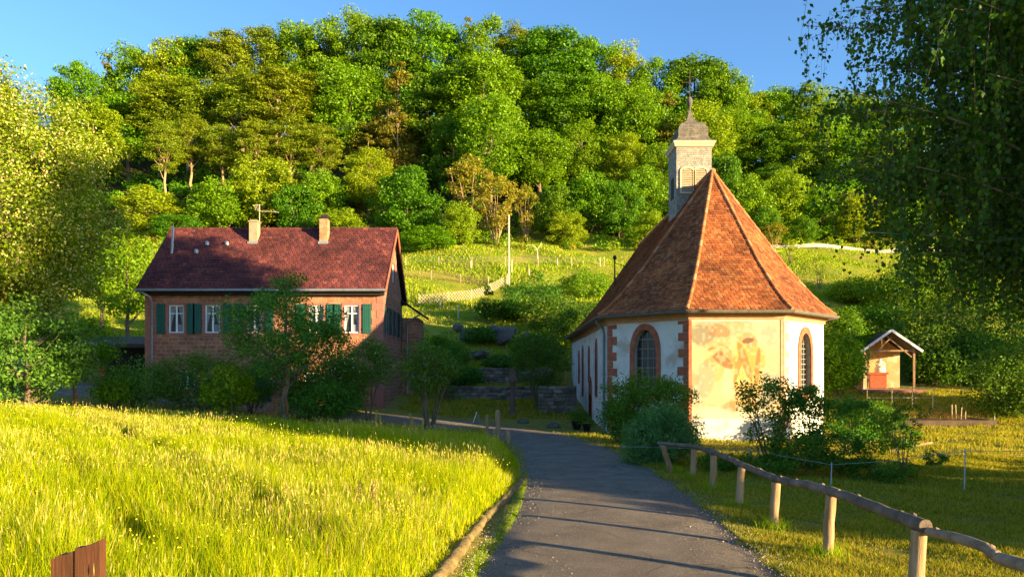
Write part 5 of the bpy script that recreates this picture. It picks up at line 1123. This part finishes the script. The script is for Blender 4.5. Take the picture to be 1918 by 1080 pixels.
# left side trees
bush('chestnut_tree', 'tree', 'huge round chestnut covered in cream blossom candles at left edge', 4, 31, 110, 3.45, 40, base=2.6, cl=230, cr=.75, per=340, leaf=.14, lmat='leaf_chest', tr=.38, stems=1, limbs=24, flowers=(M['blossom'], .26, .115), shell=.5)
bush('maple_tree', 'tree', 'spreading low maple with bright outer leaves left of the farmhouse', 50, 26.2, 550, 1.6, 41, base=.35, cl=74, cr=.44, per=100, leaf=.13, lmat='leaf_apple', tr=.14, stems=1, limbs=18, flat=.55)
bush('maple_tree', 'tree', 'small dark maple between the large maple and open shed', 140, 28.5, 590, 1.3, 42, base=1.2, cl=36, cr=.40, per=90, leaf=.13, lmat='leaf_dark', tr=.10, stems=1, limbs=14, flat=.55)
bush('garden_bush', 'bush', 'leafy bush between the dark bush and apple trunk', 470, 30.5, 668, .8, 44, cl=32, cr=.38, per=100, lmat='leaf_apple')
bush('garden_bush', 'bush', 'shaded bush behind the white flowers under the right windows', 632, 32.3, 640, 1.2, 45, cl=40, cr=.4, per=110, lmat='leaf_shade')
bush('garden_bush', 'bush', 'small yellowish bush at the drive left of the farmhouse', 215, 29.5, 700, .6, 46, cl=24, cr=.3, per=100, lmat='leaf_oak')
bush('orchard_tree', 'tree', 'round light green tree left of the farmhouse roof', 240, 50, 432, 2.0, 43, base=1.5, cl=50, cr=.6, per=110, leaf=.20, lmat='leaf_oak', tr=.16, stems=1, limbs=14)
bush('orchard_tree', 'tree', 'darker small tree touching the left farmhouse roof edge', 190, 54, 450, 1.6, 44, base=1.4, cl=36, cr=.55, per=100, leaf=.20, lmat='leaf_oak', tr=.14, stems=1, limbs=12)
# right side hedge and trees behind the lawn
for i, (px, d, yt, R, lm, lab) in enumerate(((1570, 37, 612, 1.0, 'leaf_oak', 'sunlit rounded bush left of the shrine shelter'), (1556, 42, 560, 1.4, 'leaf_dark', 'tall dark bush behind the right chapel corner'), (1630, 49, 560, 1.8, 'leaf_dark', 'dark bush rising behind the shrine shelter roof'),
    (1745, 44, 560, 2.2, 'leaf_shade', 'big hedge bush right behind the shrine shelter'), (1752, 42.5, 640, 1.3, 'leaf_shade', 'low dark bush right of the shrine shelter'), (1838, 43, 615, 1.9, 'leaf_shade', 'dark hedge bush at the lawn end near right edge'), (1900, 31.5, 640, 1.5, 'leaf_shade', 'bluish dark bush at the far right of the lawn'),
    (1885, 46, 540, 2.3, 'leaf_shade', 'tall hedge bush behind the dark ones at right'), (1680, 56, 500, 2.5, 'leaf_dark', 'sunlit tree crown above the shrine shelter'), (1780, 58, 440, 3.2, 'leaf_dark', 'broad tree behind the hedge seen through birch leaves'), (1890, 54, 420, 3.4, 'leaf_dark', 'large tree at the right edge behind the birch'), (1600, 60, 520, 1.5, 'leaf_yel', 'small yellowish shrub on the right pasture'))):
    bush('hedge_bush', 'bush', lab, px, d, yt, R, 60 + i, cl=48, cr=.30 * R + .12, per=120, leaf=.10 + .0016 * d, lmat=lm, group='bushes and trees behind the right lawn')
for i, (px, d, yt) in enumerate(((1500, 60, 462), (1535, 63, 470), (1480, 70, 445))):
    bush('bare_shrub', 'bush', 'thin wiry shrub on the right pasture, ' + ('closest to the chapel roof', 'taller one between the others', 'topmost by the pale track')[i], px, d, yt, .8, 80 + i, base=1.2, cl=26, cr=.25, per=14, leaf=.14, lmat='leaf_yel', stems=7, tr=.03, shape='vase', shell=.1, jit=1.3, group='wiry shrubs on the right pasture')

# big birch at the right with hanging twigs
def birch():
    rg = np.random.default_rng(77); r_ = random.Random(77); c0 = np.array([13.9, 13.6, 9.6]); Rr = np.array([8.6, 6.8, 8.4]); zg = Hs(13.9, 13.6)
    root = thing('birch_tree', 'large dark birch with hanging twigs filling the right edge', 'tree', (13.9, 13.6, zg)); off = Vector((13.9, 13.6, zg)); mb = MB()
    tr = [Vector((13.9 + .15 * math.sin(i * 1.1), 13.6 + .1 * math.cos(i), zg - .2 + i * 1.75)) for i in range(10)]; mb.tube([p - off for p in tr], [.34 * (1 - .09 * i) for i in range(10)], 10)
    leafP = []; twig = MB(); tips = []
    for k in range(300):
        d = rg.normal(size=3); d /= np.linalg.norm(d)
        if d[0] > .3: d[0] *= -1
        p = c0 + d * Rr * rg.uniform(.25, 1.0) ** .6; p[2] = max(p[2], 4.4 + rg.random()); e = Vector(p); zi = max(2.5, min(16, e.z - .45 * (e - Vector((13.9, 13.6, e.z))).length)); a = Vector((13.9, 13.6, zi))
        m1 = a.lerp(e, .35) + Vector((0, 0, .5)); m2 = a.lerp(e, .7) + Vector((r_.uniform(-.3, .3), r_.uniform(-.3, .3), .5)); L = spline([a, m1, m2, e], .6)
        mb.tube([q_ - off for q_ in L], [.05 * (1 - .88 * i / (len(L) - 1)) for i in range(len(L))], 6, cap=False)
        for j in range(60):
            t = r_.uniform(.25, 1.0); s = L[min(int(t * (len(L) - 1)), len(L) - 1)] + Vector((r_.uniform(-.2, .2),) * 3); w = s + Vector((r_.gauss(0, .55), r_.gauss(0, .55), r_.uniform(-.1, .35))); ln = r_.uniform(.6, 1.9)
            dr = Vector((r_.gauss(0, .16), r_.gauss(0, .16), 0)); b1 = w + Vector((0, 0, -ln * .45)) + dr * .5; b2 = w + Vector((0, 0, -ln)) + dr
            if b2.z < 3.1: continue
            twig.tube([s - off, w - off, b1 - off, b2 - off], [.008, .005, .004, .002], 3, cap=False); nl = int(30 * (.5 + ln / 2))
            for q in range(nl):
                u = q / nl; P_ = (s.lerp(w, u * 3) if u < .33 else (w.lerp(b1, (u - .33) * 3) if u < .66 else b1.lerp(b2, min((u - .66) * 3, 1)))); leafP.append((P_.x + r_.gauss(0, .06), P_.y + r_.gauss(0, .06), P_.z + r_.gauss(0, .05)))
    P = np.array(leafP); cc_ = (P[:, 0] - 6.27) * .54 + (P[:, 1] - 25.58) * .84; P = P[(cc_ < -.4) | (rg.random(len(P)) < .05) | ((cc_ < 1.4) & (P[:, 2] > 8.6) & (P[:, 2] < 12.6))]; P = P - np.array(off); n = len(P); Nn = unit(rg.normal(size=(n, 3)) * np.array([1, 1, .7]) + np.array([-.2, -.4, .3])); al = np.tile([0, 0, -1.0], (n, 1))
    link('crown', leaf_mesh('birch_crown', P, Nn, .10 * rg.uniform(.7, 1.25, n), M['leaf_birch'], rg, .85, along=al), root)
    mb.build('trunk', M['birchbark'], root); twig.build('twigs', M['bark'], root); print('birch leaves', n)
birch()
# unseen trees added outside the right edge, placed to shade the road bend and the lawn
for i, (x, y, Ht, R, lab) in enumerate(((42, 34.5, 14, 4.4, 'tall unseen tree added beyond the right edge to shade the hedge bushes'), (33, 27.5, 11, 3.2, 'broad unseen tree added beyond the shrine bushes to shade the lawn'), (17.3, 7.6, 8.0, 2.7, 'first unseen shade tree of the row right of the lawn'), (18.2, 12.2, 9, 2.7, 'second unseen shade tree of the row right of the lawn'), (19.5, 14.2, 9, 1.6, 'third unseen shade tree of the row right of the lawn'))):
    p_ = make_plant('shade_tree', 90 + i, Ht, R, .5 if i == 2 else (.6 if i < 2 else 2.6), 150, .85, 110, .30, M['leaf_dark'], M['bark'], .18, 1, limbs=10); plant_thing('shade_tree', p_, lab, 'tree', x, y, group='unseen shade trees right of the lawn')

p_ = make_plant('garden_bush', 98, 2.7, 2.0, .1, 110, .6, 130, .18, M['leaf_shade'], M['bark'], .05, 5); plant_thing('garden_bush', p_, 'low unseen bush added for shade before the first shade tree', 'bush', 16.8, 5.0)  # unseen bush, added to shade the near right lawn
p_ = make_plant('tall_shade_tree', 99, 19.5, 2.9, 3.6, 130, 1.0, 110, .32, M['leaf_dark'], M['bark'], .35, 1, limbs=16); plant_thing('tall_shade_tree', p_, 'tall unseen tree added beyond the shade row to shade the farmhouse', 'tree', 22.3, 10.4)  # unseen tree, added to keep the sun off the farmhouse front
p_ = make_plant('shade_tree', 97, 3.2, 2.0, .1, 110, .6, 130, .2, M['leaf_dark'], M['bark'], .1, 1, limbs=8); plant_thing('shade_tree', p_, 'low unseen shade tree between the first and second of the row', 'tree', 17.6, 10.6, group='unseen shade trees right of the lawn')  # another unseen tree, thickens the shade of the row
# ================================================================ HILLSIDE WOOD
protos = {}
def proto(kind, seed, Ht, R, **kw):
    lm = kw.pop('lm'); bk = kw.pop('bk', 'bark'); cr = kw['cr']; ps = make_plant(kind, seed, Ht, R, M=0, **kw) if False else make_plant(kind, seed, Ht, R, kw.pop('base'), kw.pop('cl'), kw.pop('cr'), kw.pop('per'), kw.pop('leaf'), M[lm], M[bk], kw.pop('tr'), kw.pop('stems', 1), **kw)
    protos.setdefault(kind, []).append((ps, Ht + cr * .6, 2 * R + cr * 1.5))
for s_ in range(3): proto('oak_tree', 200 + s_, 18, 5.2, lm='leaf_oak' if s_ != 1 else 'leaf_dark', base=4, cl=125, cr=1.55, per=170, leaf=.38, tr=.34, limbs=20, flat=.6, gapk=1)
for s_ in range(2): proto('beech_tree', 210 + s_, 18, 4.8, lm='leaf_yel' if s_ else 'leaf_oak', base=3, cl=130, cr=1.4, per=160, leaf=.36, tr=.3, limbs=18, flat=.65)
for s_ in range(3): proto('pine_tree', 220 + s_, 19, 3.9, lm='leaf_olive', bk='pinebark', base=8, cl=110, cr=1.35, per=160, leaf=.38, tr=.36, limbs=26, flat=.32, up=.7, aspect=.35)
for s_ in range(2): proto('spruce_tree', 230 + s_, 17, 3.4, lm='leaf_brown', bk='pinebark', base=2.0, cl=120, cr=1.1, per=90, leaf=.42, tr=.2, limbs=22, shape='cone', flat=.5, aspect=.3, up=.2)
for s_ in range(3): proto('hazel_tree', 240 + s_, 8, 3.3, lm=('leaf_oak', 'leaf_yel', 'leaf_dark')[s_], base=.3, cl=95, cr=.95, per=150, leaf=.26, tr=.12, stems=6, limbs=16, flat=.7)
proto('golden_willow', 250, 9, 2.6, lm='leaf_gold', bk='pinebark', base=2.2, cl=80, cr=.6, per=46, leaf=.26, tr=.055, stems=12, limbs=20, shape='vase', shell=.1, jit=1)
cnt = {}
def hill_tree(kind, px, yt, wpx, d, lab, var=None):
    L = protos[kind]; k = cnt.get(kind, 0); cnt[kind] = k + 1; ps, h0, w0 = L[k % len(L) if var is None else var]
    x = X(px, d); z = Hs(x, d) - .2; h = Z(yt, d) - z; sx = wpx * d / F / w0; sz = h / h0; rz = (px * 1.7 + d) % 6.28
    r = thing(kind, lab, 'tree', (x, d, z), rz, 'trees of the hillside wood'); r.scale = (sx, sx, sz)
    for pn, me in ps: link(pn, me, r)
OR = ['first', 'second', 'third', 'fourth', 'fifth', 'sixth', 'seventh', 'eighth', 'ninth', 'tenth', 'eleventh', 'twelfth', 'thirteenth', 'fourteenth', 'fifteenth', 'sixteenth', 'seventeenth', 'eighteenth', 'nineteenth', 'twentieth', 'twenty-first', 'twenty-second', 'twenty-third', 'twenty-fourth', 'twenty-fifth', 'rightmost']
LK = {'oak_tree': 'broad clumpy green oak', 'beech_tree': 'fresh yellow-green beech', 'pine_tree': 'olive layered pine', 'spruce_tree': 'brownish pointed spruce', 'hazel_tree': 'low round hazel tree', 'golden_willow': 'golden many-stemmed willow'}
O, Bc, Pn, Sp, Hz, Gw = 'oak_tree', 'beech_tree', 'pine_tree', 'spruce_tree', 'hazel_tree', 'golden_willow'
sky = [(Bc,150,118,90),(Sp,203,92,60),(O,250,92,110),(Bc,318,74,100),(O,372,58,100),(Pn,428,50,90),(Pn,488,42,95),(Bc,545,34,95),(O,606,26,110),(O,668,16,110),(O,732,10,120),(O,800,16,120),(Sp,878,6,60),(O,915,34,110),(Pn,962,42,80),(O,1035,34,140),(O,1105,64,110),(Bc,1165,76,90),(O,1225,112,90),(O,1300,92,130),(Bc,1352,112,90),(Bc,1408,166,80),(O,1455,160,100),(O,1520,158,100),(Bc,1590,168,100),(O,1670,180,120)]
for i, (k, px, yt, w) in enumerate(sky): hill_tree(k, px, yt - (14 if px < 420 else 5), w * (1.1 if k == Sp else 1.38), 117 + (i * 7 % 5), LK[k] + ' on the skyline, ' + OR[i] + ' from the left')
midr = [(Bc,175,180,110),(O,240,165,110),(Pn,300,150,110),(Pn,352,135,100),(Sp,412,160,60),(Pn,455,125,110),(Pn,520,120,120),(Pn,585,130,110),(O,650,110,130),(Sp,690,170,80),(Sp,745,95,110),(O,820,120,120),(O,905,85,150),(O,985,150,120),(O,1060,120,150),(Bc,1130,130,120),(O,1190,150,110),(Sp,1250,150,100),(Bc,1310,180,120),(O,1370,200,110),(O,1430,220,110),(O,1500,215,120),(Bc,1570,230,110),(O,1660,240,130)]
for i, (k, px, yt, w) in enumerate(midr): hill_tree(k, px, yt, w * 1.3, 102 + (i * 5 % 6), LK[k] + ' in the middle of the wood, ' + OR[i] + ' from the left')
low = [(Pn,308,215,90),(Pn,358,205,90),(Pn,418,225,90),(Pn,545,210,110),(Pn,480,215,90),(Sp,745,185,110),(Sp,690,235,80),(O,850,205,110),(O,1010,235,140),(O,1090,225,120),(Bc,1170,240,110),(Pn,600,225,100),(Bc,1240,260,110),(O,1450,300,100)]
for i, (k, px, yt, w) in enumerate(low): hill_tree(k, px, yt, w, 94 + (i * 3 % 4), LK[k] + ' at the lower edge of the wood, ' + OR[i] + ' from the left')
hill_tree(O, 920, 165, 160, 92, 'broad oak with a long bare pale trunk above the utility pole', 0)
foot = [(Hz,225,440,110,84,'round light hazel beside the chestnut crown'),(Hz,285,345,150,86,'green hazel above the left end of the farmhouse roof'),(Hz,330,395,110,82,'low hazel behind the metal flue pipe'),(Hz,410,330,130,86,'yellow-green hazel left of the left chimney'),(Hz,490,282,160,88,'tall bright hazel above the left chimney'),(Hz,560,335,110,84,'dark green hazel between the two chimneys'),(Hz,600,310,110,86,'deep green hazel above the brick chimney'),(Bc,690,268,120,89,'olive young beech right of the brick chimney'),(Hz,640,385,110,80,'low hazel behind the farmhouse roof ridge'),(Hz,765,298,165,82,'dense round dark tree above the right gable'),(Hz,800,420,120,77,'low hazel beside the farmhouse gable'),
 (Gw,880,285,120,85,'golden willow thicket left of the pale oak trunk'),(Gw,930,320,110,80,'golden willow thicket behind the utility pole'),(Gw,985,340,60,82,'thin golden willow right of the utility pole'),(Hz,860,375,90,79,'bright hazel beneath the golden willow'),(Hz,1045,335,110,83,'green hazel right of the golden willows'),(Hz,1105,315,120,85,'round hazel left of the chapel roof slope'),(Hz,1060,390,90,80,'small dark hazel above the bent sapling'),(Hz,1160,325,110,84,'hazel beside the chapel turret on its left'),(Hz,1205,305,110,87,'tall hazel directly left of the bell turret'),
 (Hz,1215,390,90,79,'low hazel below the turret beside the roof ridge'),(Hz,1345,270,110,86,'yellowish hazel right of the bell turret'),(Hz,1400,320,120,82,'hazel above the right slope of the chapel roof'),(Hz,1470,308,120,84,'round bright hazel above the right pasture'),(Hz,1435,380,90,79,'low shrubby hazel at the upper right pasture edge'),(Hz,1540,340,110,83,'hazel above the pale track'),(Hz,1600,350,120,82,'hazel left of the birch foliage'),(Hz,1500,400,80,79,'yellow shrub above the right pasture'),(Hz,1680,350,140,82,'hazel seen through the birch foliage'),(Hz,1760,360,140,82,'second hazel seen through the birch foliage'),(Gw,1450,415,70,77,'dry golden shrub at the edge of the right pasture')]
for k, px, yt, w, d, lab in foot: hill_tree(k, px, yt, w, d, lab)
# the rest of the wood reads as one mass: crowns behind the countable trees, and undergrowth at its foot
rg = np.random.default_rng(15); C = []; CRr = []
for i in range(1500):
    y = rg.uniform(90, 150); x = rg.uniform(-.75, .8) * y; C.append((x, y, Hs(x, y) + rg.uniform(.5, 11 if y > 104 else 2.5))); CRr.append(rg.uniform(1.3, 2.6) if y > 100 else rg.uniform(.8, 1.4))
P, Nn, ci = clumps(rg, np.array(C), np.array(CRr), 130, .6); link('forest', leaf_mesh('forest', P, Nn, .48 * rg.uniform(.6, 1.2, len(P)), [M['leaf_dark'], M['leaf_oak']], rg, .6, (ci % 3 == 0).astype(int))); tag(bpy.data.objects['forest'], 'closed mass of foliage behind the countable trees of the wood', 'forest', kind='stuff')
C = []; CRr = []
for i in range(520):
    y = rg.uniform(77, 92); x = rg.uniform(-.6, .72) * y
    if y < 81 and -.04 * y < x < .13 * y and rg.random() < .6: continue
    C.append((x, y, Hs(x, y) + rg.uniform(.1, .7))); CRr.append(rg.uniform(.5, 1.1))
P, Nn, ci = clumps(rg, np.array(C), np.array(CRr), 110, .7); link('undergrowth', leaf_mesh('undergrowth', P, Nn, .28 * rg.uniform(.6, 1.2, len(P)), [M['leaf_oak'], M['leaf_yel'], M['leaf_gold']], rg, .6, ci % 3)); tag(bpy.data.objects['undergrowth'], 'tangled undergrowth along the foot of the hillside wood', 'undergrowth', kind='stuff')

rg = np.random.default_rng(21); C = np.column_stack([rg.uniform(-2, 2, 70), rg.uniform(-1.1, 1.1, 70), rg.uniform(.1, .3, 70)]); P, Nn, ci = clumps(rg, C, np.full(70, .17), 60, .8)
hb = link('heather', leaf_mesh('heather', P, Nn, .05, M['leaf_red'], rg, .4)); hb.location = gb_.location; tag(hb, 'low reddish bedding plants covering the raised flower bed', 'plants', kind='stuff')
